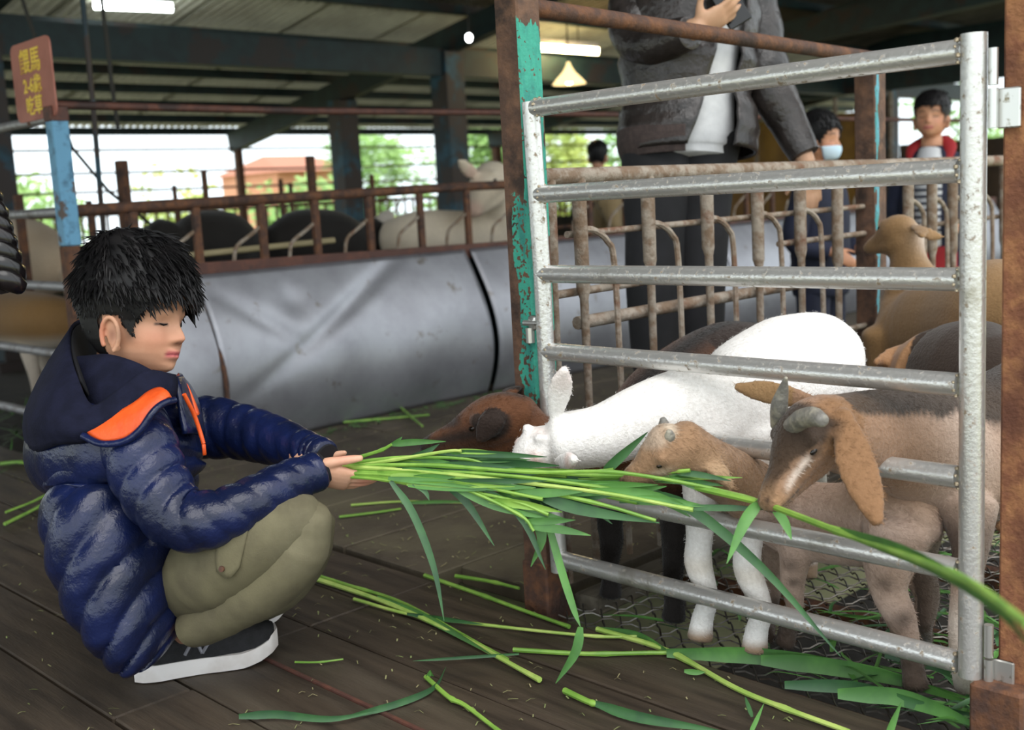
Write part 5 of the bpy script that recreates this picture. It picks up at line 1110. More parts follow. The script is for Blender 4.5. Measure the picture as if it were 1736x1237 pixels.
# shoes
def shoe(heel, toe, k, side_sign, logo):
    h_, t_ = V(heel), V(toe); d = (t_-h_); Ls = d.length; d.normalize(); nl = V((-d.y, d.x, 0))
    S = [0, .06, .16, .30, .45, .60, .74, .86, .95, 1.0]; W = [.018, .030, .036, .035, .036, .042, .046, .042, .030, .012]
    HS = [.074, .088, .094, .090, .086, .078, .066, .054, .046, .036]
    def zs(s_): return .018*max(0, (s_-.70)/.30)**1.6*k
    def hw(s_): return float(np.interp(s_, S, W))*k
    def ring(s_, w_, z0, z1): c = h_+d*(Ls*s_); return [c-nl*w_+V((0, 0, z0)), c-nl*w_+V((0, 0, z1)), c+nl*w_+V((0, 0, z1)), c+nl*w_+V((0, 0, z0))]
    def strip_(zb, zt, gw):
        mb = MB(); n_ = 40; out = []
        sl = [.5-.5*math.cos(math.pi*i/n_) for i in range(n_+1)]
        per = [(s_, -1) for s_ in sl] + [(s_, 1) for s_ in sl[::-1]]
        N = len(per)
        for lev in range(5):
            tt = lev/4
            for s_, q in per:
                w_ = hw(s_)+gw*(.4+.6*math.sin(math.pi*tt)); z = zb(s_)*(1-tt)+zt(s_)*tt; c = h_+d*(Ls*(s_*(1+.012)-.006)); mb.v.append(c+nl*(q*w_)+V((0, 0, z)))
        for lev in range(4):
            for i in range(N): mb.f.append((lev*N+i, lev*N+(i+1) % N, (lev+1)*N+(i+1) % N, (lev+1)*N+i)); mb.mi.append(0)
        mb.f += [tuple(range(N-1, -1, -1)), tuple(range(4*N, 5*N))]; mb.mi += [0, 0]
        return mb
    sole = strip_(lambda s_: zs(s_)+.001, lambda s_: zs(s_)+.026*k+.004*(1-s_)+(.006 if s_ > .93 else 0), .003).build('sole', MT['white_rubber'], boy)
    mb = MB(); st = []
    def top(s_): return float(np.interp(s_, S, HS))*k
    n_ = 26; m_ = 22
    for i in range(n_+1):
        s_ = .01+.975*i/n_; w_ = hw(s_)*.97; zb = zs(s_)+.018; hh = top(s_)-.018
        for j in range(m_+1):
            a = math.pi*j/m_; e = .62
            y = -w_*math.copysign(abs(math.cos(a))**e, math.cos(a)); z = zb+hh*math.sin(a)**.75
            mb.v.append(h_+d*(Ls*s_)+nl*y+V((0, 0, z)))
    for i in range(n_):
        for j in range(m_): a = i*(m_+1)+j; mb.f.append((a, a+1, a+m_+2, a+m_+1)); mb.mi.append(0)
    mb.f += [tuple(range(m_, -1, -1)), tuple(range(n_*(m_+1), (n_+1)*(m_+1)))]; mb.mi += [0, 0]
    up_ = mb.build('shoe_upper', MT['black_mesh'], boy)
    def side(s_, zf):
        w_ = hw(s_)*.97; a = math.asin(min(1, max(.02, zf))**(1/.75)); y = -w_*math.cos(a)**.62
        return h_+d*(Ls*s_)+nl*(y*1.0-.0012)+V((0, 0, zs(s_)+.018+(top(s_)-.018)*zf))
    if logo:
        mb = MB()
        for A, B in (((.345, .30), (.42, .68)), ((.42, .68), (.465, .30)), ((.465, .30), (.54, .68))):
            pts = [side(A[0]+(B[0]-A[0])*i/5, A[1]+(B[1]-A[1])*i/5) for i in range(6)]; mb.tube(pts, .0034, 6)
        mb.build('logo', MT['logo'], up_)
    mb = MB()
    for i in range(5):
        s_ = .50+.055*i; c = h_+d*(Ls*s_)+V((0, 0, top(s_)+.001)); mb.tube(arc(c-nl*.018-V((0, 0, .006)), c+V((0, 0, .006)), c+nl*.018-V((0, 0, .006)), 5), .0022, 6)
    mb.build('laces', MT['black_mesh'], up_)
nl_ = V((.42, .906, 0))
shoe(V((.853, 1.917, 0))+nl_*.043, V((1.092, 1.806, 0))+nl_*.043, 1.12, 1, True)
shoe(V((.985, 2.105, 0)), V((1.215, 1.985, 0)), 1.10, 1, False)
an_ = V((.853, 1.917, 0))+nl_*.043+V((.906, -.42, 0))*.062
mb = MB(); mb.loft([(an_+V((.050, -.022, .16)), .034, .034), (an_+V((.028, -.012, .11)), .036, .034), (an_+V((.012, -.005, .06)), .034, .030)], 24, 4, V((.42, .906, 0))); mb.build('sock', MT['hood_dark'], boy)

# ------------------------------------------------------------------ THE STANDING MAN
def simple_shoe(mb, c, d, L=.26):
    mb.loft([(V(c)-d*L*.4+V((0, 0, .045)), .036, .045), (V(c)+V((0, 0, .045)), .04, .045), (V(c)+d*L*.35+V((0, 0, .033)), .042, .033), (V(c)+d*L*.55+V((0, 0, .025)), .03, .024)], 14, 4, d.cross(Z3), (.6, .6))
ZM = 3.30
man = thing('person', 'standing man in dark leather jacket and white shirt holding a phone', 'person', (2.66, 2.06, 0))
fm = (-FW*.75+RT*.55); fm.z = 0; fm.normalize()
HM = Face(P(1195, -205, ZM), fm-V((0, 0, .35)), Z3, .235)
mb = MB(); HM.add(mb, P(1180, -90, ZM)); px = ZM/FPX
mb.loft([(P(1150, 235, ZM+.03), .06, 60*px), (P(1160, 150, ZM), .10, 70*px), (P(1175, 0, ZM), .11, 85*px), (P(1180, -60, ZM), .10, 80*px), (P(1182, -95, ZM), .06, 45*px)], 20, 4, FW)
for q in ([(P(1090, -60, ZM), 30), (P(1070, 50, ZM-.03), 27), (P(1100, 70, ZM-.12), 24), (P(1182, 48, ZM-.25), 17)], [(P(1268, -50, ZM+.03), 30), (P(1292, 110, ZM+.02), 26), (P(1340, 215, ZM+.02), 20), (P(1366, 272, ZM), 16)]): mb.loft([(p, r*px, r*px) for p, r in q], 12, 4, FW)
for q in ([(P(1108, 290, ZM), .07), (P(1105, 560, ZM), .045), (P(1108, 840, ZM), .035)], [(P(1185, 290, ZM+.03), .07), (P(1185, 560, ZM+.03), .045), (P(1185, 840, ZM+.03), .035)]): mb.loft([(p, r, r) for p, r in q], 12, 4, FW)
hand(mb, P(1180, 48, ZM-.25), RT*.86+UP*.42-FW*.1, FW*.6+UP*.6-RT*.1, 1, .155, (.15, .25, .2), .10, (.4, .75, .3), .3)
hand(mb, P(1367, 278, ZM), -UP*.95+RT*.22, FW*.8-RT*.2, -1, .15, (.15, .2, .2), .05)
fuse(mb, 'body', MT['skin'], man, .006, lambda co: HM.cols(co, L3('c49a7c')), 3)
HM.hair(man, 300, .05, .06, wdt=.005)
def shell(st, a0, a1, name, m, parent, n=60, sub=10, mod=None, th=.008):
    mb = MB(); mb2 = MB(); mb2.loft(st, 120, sub, FW, (0, 0), mod); R_ = len(mb2.v)//120; K = 100
    for i in range(R_):
        t_ = i/(R_-1); A0 = a0(t_) if callable(a0) else a0; A1 = a1(t_) if callable(a1) else a1
        for k in range(K):
            q = (A0+(A1-A0)*k/(K-1))/(2*math.pi)*120; j = int(math.floor(q)); mb.v.append(mb2.v[i*120+j % 120].lerp(mb2.v[i*120+(j+1) % 120], q-j))
    for i in range(R_-1):
        for j in range(K-1): mb.f.append((i*K+j, i*K+j+1, (i+1)*K+j+1, (i+1)*K+j)); mb.mi.append(0)
    o = mb.build(name, m, parent); so = o.modifiers.new('s', 'SOLIDIFY'); so.thickness = th; so.offset = 0; return o
def wrink(amp=.05, f=16):
    def g(t, an, c): return 1+amp*noise.noise(c*f)+amp*.6*noise.noise(c*f*2.3)
    return g
mb = MB(); mb.loft([(P(1160, 268, ZM-.01), .112, 78*px), (P(1160, 235, ZM-.01), .122, 82*px), (P(1165, 120, ZM-.02), .125, 82*px), (P(1175, 0, ZM), .13, 90*px), (P(1180, -70, ZM), .10, 75*px)], 48, 8, FW, (.1, .2), wrink(.03, 9)); mb.build('shirt', MT['white_shirt'], man)
jst = [(P(1166, 262, ZM), .165, 112*px), (P(1166, 205, ZM), .165, 116*px), (P(1166, 120, ZM), .160, 112*px), (P(1172, 0, ZM), .165, 115*px), (P(1178, -60, ZM), .14, 105*px), (P(1180, -95, ZM), .08, 60*px)]
shell(jst, lambda t_: math.pi+.58+.35*t_, lambda t_: 3*math.pi-.14+.75*min(1, t_*1.3), 'jacket', MT['leather'], man, mod=wrink(.10, 10))
mb = MB(); shell([(P(1166, 272, ZM), .155, 108*px), (P(1166, 252, ZM), .166, 116*px), (P(1166, 225, ZM), .167, 117*px)], math.pi*1.9, 3*math.pi-.16, 'jacket_hem', MT['rib'], man, th=.012)
mb = MB(); mb.loft([(P(1096, -62, ZM), .07, 44*px), (P(1078, 10, ZM-.02), .07, 44*px), (P(1080, 62, ZM-.06), .066, 42*px), (P(1112, 72, ZM-.13), .056, 36*px), (P(1170, 55, ZM-.24), .045, 26*px)], 40, 10, FW, (.6, .1), wrink(.12, 12)); mb.build('jacket_sleeve', MT['leather'], man)
mb = MB(); mb.loft([(P(1262, -60, ZM+.03), .07, 44*px), (P(1284, 40, ZM+.03), .066, 42*px), (P(1300, 130, ZM+.02), .06, 40*px), (P(1335, 205, ZM+.02), .05, 32*px), (P(1364, 262, ZM), .042, 25*px)], 40, 10, FW, (.6, .1), wrink(.12, 12)); mb.build('jacket_sleeve', MT['leather'], man)
for x0, x1, dz in ((1112, 1112, -.02), (1186, 1190, .03)):
    g = P(x1, 600, ZM+dz); mb = MB(); foot = V((g.x, g.y, .05)); knee = P(x0-3, 520, ZM+dz)
    mb.loft([(P(x0+4, 235, ZM+dz*.3), .112, 66*px), (P(x0, 340, ZM+dz), .098, 54*px), (knee, .075, 46*px), (foot+V((0, 0, .18)), .065, .06), (foot, .065, .06)], 30, 8, FW, (.4, .1), wrink(.035, 8)); mb.build('trouser_leg', MT['black_cloth'], man)
    mb = MB(); simple_shoe(mb, (foot.x, foot.y, 0), fm); mb.build('shoe', MT['black_mesh'], man)
ph = thing('phone', 'black phone held up in the standing man\'s hand', 'phone', P(1236, 6, ZM-.27))
mb = MB(); R3 = Matrix((RT*.8+UP*.5, UP*.8-RT*.5, FW)).transposed(); R3 = (Matrix.Rotation(0, 3, 'Z') @ R3); mb.bbox(P(1234, 4, ZM-.21), .075, .15, .009, .003, R3); mb.build('case', MT['phone'], ph, False)
mb = MB(); mb.bbox(P(1234, 4, ZM-.21)+FW*.005, .066, .138, .002, .0005, R3); mb.build('screen', MT['eye'], ph, False)

# ------------------------------------------------------------------ THE CHILDREN BEHIND
def child(label, hx, hy, Z, h, f, cloth, extra=None, bw=.15, hair=500, fr=.12):
    o = P(hx, hy, Z); g = V((o.x, o.y, 0)); t = thing('person', label, 'person', g); F_ = Face(o, f, Z3, h); fv = V((f.x, f.y, 0)).normalized(); lv = Z3.cross(fv)
    nk = o.z-h*.62; sh_ = nk-.06; hip = sh_*.53; mb = MB(); F_.add(mb, V((o.x, o.y, nk)))
    B = lambda x, y, z: g+fv*x+lv*y+Z3*z
    mb.loft([(B(0, 0, hip), .07, .10), (B(0, 0, sh_-.1), .08, .12), (B(0, 0, sh_), .06, .11), (B(0, 0, nk), .04, .05)], 16, 4, fv)
    hands = [(B(.12, q*.13, hip+.12), q) for q in (-1, 1)]
    for w_, q in hands:
        mb.loft([(B(0, q*.15, sh_-.03), .03, .03), (B(-.02, q*.17, hip+.16), .028, .028), (w_, .02, .02)], 10, 4, fv); hand(mb, w_, fv*.8-Z3*.5, -lv*q*.7-Z3*.5, -q, .12, (.3, .4, .3))
        mb.loft([(B(0, q*.07, hip), .05, .05), (B(0, q*.075, hip*.5), .04, .04), (B(0, q*.075, .05), .03, .03)], 10, 4, fv)
    fuse(mb, 'body', MT['skin'], t, .006, lambda co: F_.cols(co, L3('c08c6c')), 3); F_.hair(t, hair, .022, .05, wdt=.004, spike=.6, fr=fr)
    mb = MB(); mb.loft([(B(0, 0, hip-.06), .11, .145), (B(0, 0, hip+.1), .115, .15), (B(0, 0, sh_-.08), .11, .155), (B(0, 0, sh_), .08, .13), (B(0, 0, nk-.02), .06, .07)], 40, 8, fv, (.15, .3), wrink(.05, 12)); mb.build('coat', cloth, t)
    for w_, q in hands:
        mb = MB(); mb.loft([(B(0, q*.13, sh_-.03), .055, .055), (B(-.02, q*.18, hip+.17), .05, .05), (w_-fv*.02, .036, .036)], 24, 6, fv, (.6, .1), wrink(.06, 12)); mb.build('coat_sleeve', cloth, t)
        mb = MB(); mb.loft([(B(0, q*.07, hip), .075, .075), (B(0, q*.078, hip*.5), .062, .062), (B(0, q*.078, .05), .05, .055)], 20, 5, fv, (.3, .1), wrink(.04, 9)); mb.build('trouser_leg', MT['navy_cloth'], t)
        mb = MB(); simple_shoe(mb, B(.03, q*.078, 0), fv, .2); mb.build('shoe', MT['black_mesh'], t)
    return t, F_, B, hip, sh_, nk
t, F_, B, hip, sh_, nk = child('boy in a pale blue face mask and navy coat behind the feed barrier', 1388, 233, 4.62, .20, RT*.72-FW*.62-V((0, 0, .02)), MT['navy_cloth'], fr=.17)
mb = MB()
for i in range(9):
    z = -.50+.30*i/8
    for j in range(17):
        an = -1.15+2.3*j/16; x, y = F_.surf(z, an, .03); k_ = .05*math.exp(-(an/.4)**2)*math.exp(-((z+.3)/.15)**2); mb.v.append(F_.p(x+k_, y, z))
for i in range(8):
    for j in range(16): a = i*17+j; mb.f.append((a, a+1, a+18, a+17)); mb.mi.append(0)
mk = mb.build('face_mask', MT['mask'], t); mk.modifiers.new('s', 'SOLIDIFY').thickness = .002
mb = MB()
for q in (-1, 1): mb.tube([F_.p(.16, q*.30, -.20), F_.p(.0, q*.36, -.16), F_.p(-.08, q*.37, -.12)], .0015, 5)
mb.build('ear_loop', MT['mask'], mk)
t, F_, B, hip, sh_, nk = child('boy in a striped shirt and dark red hooded vest at the far right', 1580, 196, 5.42, .215, -FW*.75-RT*.45, MT['navy_cloth'])
mb = MB(); mb.loft([(B(.055, 0, hip+.02), .085, .075), (B(.065, 0, sh_-.08), .075, .07), (B(.05, 0, nk-.03), .05, .05)], 30, 6, (F_.f-Z3*F_.f.z), (.2, .3)); sr = mb.build('striped_shirt', MT['white_shirt'], t)
for i in range(9):
    z = hip+.06+i*.032; mb = MB(); ring = []
    for k in range(13): a = -1.5+3*k/12; ring.append(B(.060+(.083 if z < sh_-.05 else .070)*math.cos(a), .074*math.sin(a), z))
    mb.tube(ring, .0065, 5); mb.build('stripe', MT['stripe'], sr)
mb = MB()
for q in (-1, 1): mb.loft([(B(-.05, q*.05, nk+.02), .02, .03), (B(.02, q*.085, nk-.02), .022, .032), (B(.075, q*.075, sh_-.05), .012, .018)], 16, 4, Z3)
mb.build('red_hood', MT['red_cloth'], t)
mb = MB(); mb.ball(B(.118, -.085, sh_-.12), .004, .018, .018, n=10); mb.build('badge', MT['white_rubber'], t)
mb = MB(); mb.loft([(B(.07, 0, hip-.10), .06, .13), (B(.075, 0, hip-.02), .05, .13)], 20, 4, (F_.f-Z3*F_.f.z)); mb.build('red_bag', MT['red_cloth'], t)
child('small far person with dark hair and dark coat seen past the teal gate post', 1013, 262, 8.6, .20, FW*.8+RT*.3, MT['black_cloth'], hair=250)
# ================================================================== GRASS
def stalk(pts, r, leaves=(), label='', group=None, m='stem', pale=False, name='grass_stalk'):
    """a cut grass stalk: jointed stem plus its blades; each leaf = (points, width, material)"""
    sp = smoothpath(pts, 5); L_ = len(sp); t = thing(name, label, 'grass stalk', sp[0], group)
    rr = [r*(1.0-.25*i/(L_-1)) for i in range(L_)]
    for i in range(L_):
        if i % 9 == 6: rr[i] *= 1.3
    mb = MB(); mb.tube(sp, rr, 7); mb.build('stem', MT['stem_pale' if pale else m], t)
    for lp, wd, lm in leaves:
        q = smoothpath(lp, 5); n_ = len(q); ws = [wd*min(1, .55+2.2*i/n_)*(1-max(0, (i/(n_-1)-.45)/.55)**1.6*.93) for i in range(n_)]
        mb = MB(); sd = (q[-1]-q[0]).cross(FW)+V((rnd.uniform(-.2, .2), rnd.uniform(-.2, .2), rnd.uniform(-.1, .1)))*(q[-1]-q[0]).length
        mb.strip(q, ws, sd.normalized(), .18); mb.build('leaf', MT[lm], t, fixn=False)
    return t
def blade(pts, wd, label, lm='leaf', group=None, name='grass_clipping', side=None, tip=.93):
    q = smoothpath(pts, 6); n_ = len(q); ws = [wd*min(1, .6+2.5*i/n_)*(1-max(0, (i/(n_-1)-.4)/.6)**1.5*tip) for i in range(n_)]
    sd = side or ((q[-1]-q[0]).cross(FW)).normalized(); mb = MB(); mb.strip(q, ws, sd, .15)
    o = tag(mb.build(name, MT[lm], None, True, q[0], fixn=False), label, 'grass blade', group, 'thing'); return o
def ZB(x): return 1.985-.00036*(x-590)
def B_(x, y, dz=0): return P(x, y, ZB(x)+dz)
BG = 'stalks of the grass bundle'
BL = 'green grass stalk in the bundle reaching from the boy\'s hands to the goats'
# (points in the bundle, thickness, leaves)
bund = [
 ([(560, 792), (700, 792), (870, 797), (1030, 806), (1170, 797)], .0052, [([(1060, 806), (1110, 802), (1176, 799)], .016, 'leaf')], .02, 'stem'),
 ([(562, 797), (690, 797), (860, 806), (1010, 825), (1120, 843)], .0048, [([(1000, 824), (1070, 845), (1150, 855)], .016, 'leaf'), ([(860, 806), (930, 830), (1000, 860), (1038, 888)], .014, 'leaf_dark')], .0, 'stem'),
 ([(560, 800), (690, 803), (830, 818), (1000, 850), (1112, 882)], .0046, [([(900, 832), (980, 862), (1118, 886)], .020, 'leaf_dark')], -.02, 'stem'),
 ([(565, 790), (720, 788), (900, 800), (1040, 800), (1180, 822), (1280, 846)], .0045, [([(1150, 815), (1200, 830), (1285, 848)], .010, 'leaf')], .0, 'stem'),
 ([(565, 787), (640, 765), (664, 753)], .0044, [([(664, 753), (700, 749), (756, 748)], .012, 'leaf'), ([(664, 753), (674, 747), (682, 740)], .007, 'leaf')], .03, 'stem'),
 ([(560, 795), (650, 782), (755, 765), (782, 764)], .0042, [([(690, 778), (720, 768), (745, 752)], .012, 'leaf_dark'), ([(755, 766), (775, 772), (800, 764)], .013, 'leaf')], .035, 'stem_pale'),
 ([(560, 798), (660, 800), (780, 808), (940, 818), (1060, 826)], .0050, [([(1000, 822), (1060, 832), (1130, 824)], .018, 'leaf')], .01, 'stem_pale'),
 ([(562, 803), (680, 806), (800, 822), (920, 846)], .0042, [([(800, 822), (880, 870), (925, 965)], .015, 'leaf_dark')], -.03, 'stem'),
 ([(565, 806), (640, 812), (700, 822)], .0040, [([(662, 815), (700, 870), (735, 960), (753, 1052)], .013, 'leaf_dark'), ([(700, 820), (720, 832), (728, 848)], .009, 'leaf_dark')], -.04, 'stem'),
 ([(560, 794), (700, 800), (860, 828), (905, 838)], .0044, [([(740, 808), (790, 850), (838, 925)], .014, 'leaf_dark'), ([(840, 825), (885, 850), (918, 905), (900, 960)], .022, 'leaf')], -.015, 'stem'),
 ([(560, 791), (700, 790), (850, 800), (960, 806)], .0055, [([(905, 803), (990, 808), (1092, 812)], .018, 'leaf')], .025, 'stem'),
 ([(560, 799), (720, 812), (830, 836), (920, 842)], .0042, [([(860, 838), (930, 856), (1000, 842), (1060, 836)], .017, 'leaf_dark'), ([(918, 846), (950, 960), (972, 1030), (984, 1062)], .013, 'leaf'), ([(984, 1062), (975, 1105), (942, 1158)], .016, 'leaf')], -.01, 'stem'),
 ([(560, 796), (740, 800), (940, 826), (1080, 852)], .0046, [([(1050, 848), (1150, 850), (1290, 960), (1425, 1112)], .017, 'leaf_dark')], .0, 'stem'),
 ([(560, 793), (760, 796), (900, 808), (1040, 796)], .0046, [([(1022, 802), (1050, 775), (1098, 732)], .017, 'leaf_dark')], .03, 'stem'),
 ([(563, 789), (720, 800), (1000, 832), (1175, 864)], .0048, [([(1000, 832), (1100, 838), (1180, 866)], .016, 'leaf')], -.02, 'stem_pale'),
 ([(562, 801), (700, 815), (860, 846), (930, 872)], .0044, [([(800, 834), (900, 868), (960, 880)], .018, 'leaf')], -.03, 'stem'),
 ([(560, 788), (680, 775), (790, 778), (830, 792)], .0042, [([(760, 776), (800, 790), (836, 798)], .013, 'leaf_dark')], .04, 'stem'),
 ([(560, 797), (820, 812), (1010, 812), (1100, 806)], .0048, [([(1050, 810), (1110, 808), (1170, 800)], .015, 'leaf_dark')], .03, 'stem'),
 ([(560, 795), (720, 796), (860, 815), (1000, 838), (1140, 842)], .0050, [([(1080, 840), (1130, 850), (1170, 876)], .016, 'leaf')], .012, 'stem'),
 ([(562, 800), (690, 808), (780, 826), (880, 872), (905, 900)], .0040, [([(760, 820), (840, 858), (935, 880)], .013, 'leaf')], -.035, 'stem')]
BLS = ["bundle stalk ending in a bright leaf before the kid's ear, uppermost on the right", 'bundle stalk with two drooping leaves below the white goat', 'bundle stalk sinking to a broad dark leaf over the sixth rail', "bundle stalk reaching the horned goat's mouth", "short upper bundle stalk with a flat leaf below the brown goat's nose", "short pale bundle stalk ending under the brown goat's chin", "pale bundle stalk running through the middle to below the kid's chin", 'bundle stalk with a dark leaf hanging down before the post', 'lowest short bundle stalk whose long thin leaf hangs over the deck', 'bundle stalk with one narrow and one broad hanging leaf in the middle', "thick bundle stalk lying along the white goat's muzzle", 'bundle stalk whose leaf hangs down the gate stile and curls below it', 'bundle stalk ending in a long dark leaf slanting to the lower rail', "bundle stalk with a dark leaf pointing up before the kid's face", 'pale long bundle stalk along the lower right of the bundle', 'bundle stalk dipping low with a broad leaf by the stile', 'short bundle stalk above the others near the hands with a dark leaf', "bundle stalk crossing under the kid's nose with a dark leaf", "bundle stalk with a leaf turned down below the kid's throat", 'lowest bundle stalk bending down toward the post']
for (pts, r, lv, dz, mm), BL in zip(bund, BLS):
    r *= .82; rb = random.Random(len(BL)*7+int(pts[-1][0])); lv = list(lv)
    for q_ in range(3):
        i_ = rb.choice(range(1, len(pts))); f_ = rb.uniform(.1, .9); x0 = pts[i_-1][0]*(1-f_)+pts[i_][0]*f_; y0 = pts[i_-1][1]*(1-f_)+pts[i_][1]*f_
        if x0 < 640: x0 += 60; y0 += 2
        L_ = rb.uniform(70, 190); dy = rb.uniform(-.03, .16)*L_; lv.append(([(x0, y0), (x0+L_*.5, y0+dy*.35), (x0+L_, y0+dy)], rb.uniform(.009, .016), rb.choice(['leaf', 'leaf', 'leaf_dark', 'stem'])))
    stalk([B_(x, y, dz*(.3+.7*min(1, (x-560)/250))) for x, y in pts], r, [([B_(x, y, dz+.004) for x, y in lp], w_, lm) for lp, w_, lm in lv], BL, BG, mm)
# the stalk in the horned goat's mouth that runs out past the gate towards the camera
stalk([P(1180, 826, 1.78), P(1290, 852, 1.70), P(1330, 866, 1.64), P(1425, 902, 1.46), P(1520, 935, 1.26), P(1640, 985, 1.00), P(1745, 1060, .80)], .0052,
      [([P(1288, 850, 1.70), P(1262, 885, 1.69), P(1232, 955, 1.68)], .018, 'leaf'), ([P(1310, 858, 1.68), P(1330, 885, 1.67), P(1342, 915, 1.66)], .014, 'leaf'), ([P(1425, 902, 1.46), P(1560, 955, 1.18), P(1700, 1050, .88), P(1800, 1180, .74)], .024, 'leaf')],
      'long grass stalk held in the horned goat\'s mouth, running out past the gate stile')
# ---- loose stalks on the deck
def onG(pts, z=.006): return [G(x, y, z) for x, y in pts]
deckst = [
 ([(515, 974), (640, 1016), (760, 1068), (915, 1152)], .0062, [([(640, 1012), (730, 1050), (835, 1110)], .016, 'leaf')], 'thick pale stalk on the deck running from the boy\'s knee to the middle', True),
 ([(520, 970), (600, 995), (690, 1025), (860, 1118)], .0050, [], 'green stalk lying along the thick pale stalk on the deck', False),
 ([(720, 975), (810, 1006), (870, 1028), (965, 1062)], .0052, [], 'green stalk on the deck leading to the foot of the teal gate post', False),
 ([(772, 976), (830, 985), (880, 997)], .0050, [], 'short green stalk on the deck left of the teal gate post', False),
 ([(600, 1015), (700, 1042), (850, 1062), (1010, 1078), (1085, 1078)], .0040, [([(690, 1040), (760, 1050), (820, 1058)], .010, 'leaf_dark')], 'thin stalk on the deck crossing below the teal gate post', True),
 ([(870, 1101), (1000, 1108), (1130, 1106), (1290, 1112)], .0050, [([(1130, 1106), (1300, 1112), (1470, 1140), (1650, 1185)], .030, 'leaf')], 'long stalk with a broad blade along the deck edge under the gate', False),
 ([(1012, 1066), (1130, 1102), (1245, 1165), (1330, 1200), (1440, 1240)], .0058, [([(1130, 1102), (1080, 1075), (1010, 1062)], .014, 'leaf'), ([(1160, 1137), (1180, 1139), (1196, 1139)], .010, 'leaf')], 'bright stalk on the deck running down to the lower edge under the gate', True),
 ([(722, 1147), (762, 1182), (790, 1196), (850, 1242)], .0050, [([(722, 1147), (730, 1140), (736, 1146)], .010, 'leaf')], 'jointed stalk on the deck in front of the middle, near the lower edge', False),
 ([(957, 1170), (1000, 1190), (1020, 1194)], .0062, [([(1010, 1192), (1090, 1216), (1230, 1240)], .018, 'leaf_dark')], 'stub of stalk with a dark blade on the deck at the lower middle', False),
 ([(8, 888), (60, 862), (98, 840)], .0058, [], 'cut green stalk on the deck behind the boy\'s back, lower of two', False),
 ([(10, 868), (60, 848), (100, 826)], .0045, [], 'cut green stalk on the deck behind the boy\'s back, upper of two', False),
 ([(500, 722), (600, 714), (728, 703)], .0058, [], 'pale stalk lying at the foot of the trough sheet above the hands', False),
 ([(595, 856), (680, 850), (790, 852)], .0040, [([(680, 852), (740, 850), (800, 850)], .010, 'leaf')], 'thin stalk on the aisle floor just right of the boy\'s knee', True),
 ([(575, 876), (640, 868), (680, 862)], .0042, [], 'short stalk on the aisle floor beside the boy\'s knee', False),
 ([(500, 1122), (540, 1122), (582, 1117)], .0024, [], 'tiny thin stalk on the deck in front of the boy\'s shoe', False),
 ([(0, 786), (30, 783), (48, 786)], .0075, [], 'bright green scrap on the deck at the left edge', False)]
for pts, r, lv, lb, pale in deckst:
    stalk(onG(pts, .007), r*.92, [(onG(lp, .011), w_, lm) for lp, w_, lm in lv], lb, None, 'stem', pale)
stalk([G(672, 684, .012), G(695, 704, .02), G(716, 722, .03)], .0058, [], 'short bright stalk sticking up before the brown goat\'s nose', None, 'stem')
blade(onG([(405, 1214), (470, 1210), (560, 1218), (640, 1204)], .012), .014, 'dull blue green blade on the deck at the lower edge below the shoe', 'leaf_dark')
blade(onG([(880, 1108), (760, 1116), (700, 1120)], .010), .006, 'thin dull blade on the deck left of the long stalk under the gate', 'leaf_dark')
blade(onG([(598, 1213), (680, 1190), (735, 1165), (756, 1130)], .009), .012, 'dark blade on the deck curling up beside the jointed stalk', 'leaf_dark')
blade(onG([(1500, 1252), (1512, 1225), (1528, 1190)], .03), .018, 'stubby green blade at the lower edge right of the bright stalk', 'leaf')
blade([G(1270, 1245, .01), G(1282, 1220, .02), G(1295, 1192, .03)], .008, 'upright sprig of green at the lower edge of the deck', 'leaf')
blade([G(1275, 1215, .01), G(1268, 1195, .02), G(1263, 1180, .025)], .007, 'dark sprig of green crossing the upright sprig at the lower edge', 'leaf_dark')
for k, (pts, wd) in enumerate((([(1290, 1118), (1400, 1128), (1520, 1150), (1660, 1198)], .030), ([(1330, 1160), (1450, 1165), (1560, 1195), (1670, 1215)], .022), ([(1420, 1175), (1520, 1180), (1600, 1205), (1668, 1235)], .028), ([(1500, 1110), (1590, 1130), (1650, 1160), (1700, 1172)], .016), ([(1560, 1090), (1620, 1120), (1680, 1160)], .014))):
    blade(onG(pts, .012+.004*k), wd, ('broad blade lying along the deck edge, topmost of the pile by the gate foot', 'broad blade in the pile by the gate foot, second from the top', 'broad blade in the pile by the gate foot, nearest the camera', 'narrow blade from the pile pointing at the gate hinge', 'narrow blade in the pen leaning on the gate foot')[k], 'leaf' if k % 2 == 0 else 'leaf_dark')
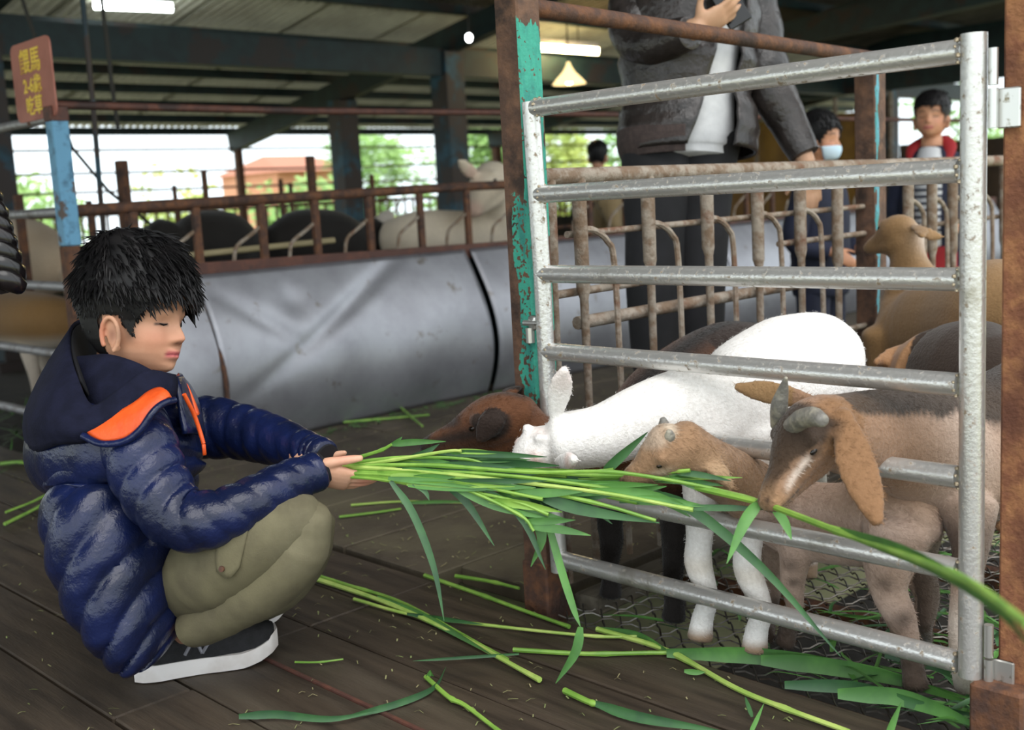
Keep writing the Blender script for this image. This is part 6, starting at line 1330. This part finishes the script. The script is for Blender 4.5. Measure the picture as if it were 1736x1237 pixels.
# ---- cut grass scattered on the mesh inside the pen
R = random.Random(21)
for k in range(245):
    u = R.uniform(1.62, 2.9); v = R.uniform(.45, 1.55)
    if R.random() < .55: u = R.uniform(1.62, 2.1); v = R.uniform(.5, 1.0)
    a = R.uniform(0, math.pi); L_ = R.uniform(.06, .22); d = V((math.cos(a), math.sin(a), 0))*L_; p = V((u, v, -.010+R.uniform(0, .012)))
    mid = p+d*.5+V((R.uniform(-.02, .02), R.uniform(-.02, .02), R.uniform(.0, .02)))
    q = [p, mid, p+d]
    if any(x.x < 1.585 or x.y > 1.56 for x in q): continue
    blade(q, R.uniform(.005, .014), 'loose green blade scattered on the steel mesh inside the pen', R.choice(['leaf', 'leaf_dark', 'leaf']), 'loose blades on the pen mesh', side=V((-d.y, d.x, R.uniform(-.4, .4)*L_)).normalized())
# ---- small litter: straw and chopped bits on the boards
mb = MB()
for k in range(1900):
    if k < 650: p = V((R.uniform(.6, 1.57), R.uniform(.9, 4.2), .0015))
    else: p = V((R.uniform(1.62, 4.5), 1.70+1.9*R.random()**1.2, .0015))
    if .8 < p.x < 1.2 and 1.75 < p.y < 2.2: continue
    a = R.uniform(0, 6.3); L_ = R.uniform(.005, .020 if k < 650 else .035); w_ = R.uniform(.0006, .0015 if k < 650 else .002); d = V((math.cos(a), math.sin(a), 0)); n_ = V((-d.y, d.x, 0)); k2 = n_*R.uniform(-.3, .3)*L_
    mb.add([p-n_*w_, p+n_*w_, p+d*L_*.5+k2+n_*w_+V((0, 0, .003)), p+d*L_*.5+k2-n_*w_+V((0, 0, .003)), p+d*L_+n_*w_, p+d*L_-n_*w_], [(0, 1, 2, 3), (3, 2, 4, 5)])
tag(one(mb, 'straw_litter', MT['straw'], 'fine straw and chopped grass strewn over the boards', 'straw', None, (1.2, 2, 0), False), kind='stuff')
mb = MB()
for k in range(420):
    p = V((R.uniform(1.2, 2.2), 4.0+R.random()*1.6, -.03)) if k < 250 else V((R.uniform(2.3, 3.6), 3.50+R.random()*.10, .004))
    a = R.uniform(0, 6.3); L_ = R.uniform(.03, .14); d = V((math.cos(a), math.sin(a), R.uniform(0, .5)))*L_; n_ = V((-d.y, d.x, 0)).normalized()*R.uniform(.002, .006)
    if k >= 250: d *= .35; d.z *= .3
    mb.add([p-n_, p+n_, p+d*.6+n_, p+d, p+d*.6-n_], [(0, 1, 2, 4), (4, 2, 3)])
tag(one(mb, 'fodder_scraps', MT['leaf'], 'green fodder scraps strewn around the far troughs', 'grass', None, (1.8, 4.5, 0), False), kind='stuff')
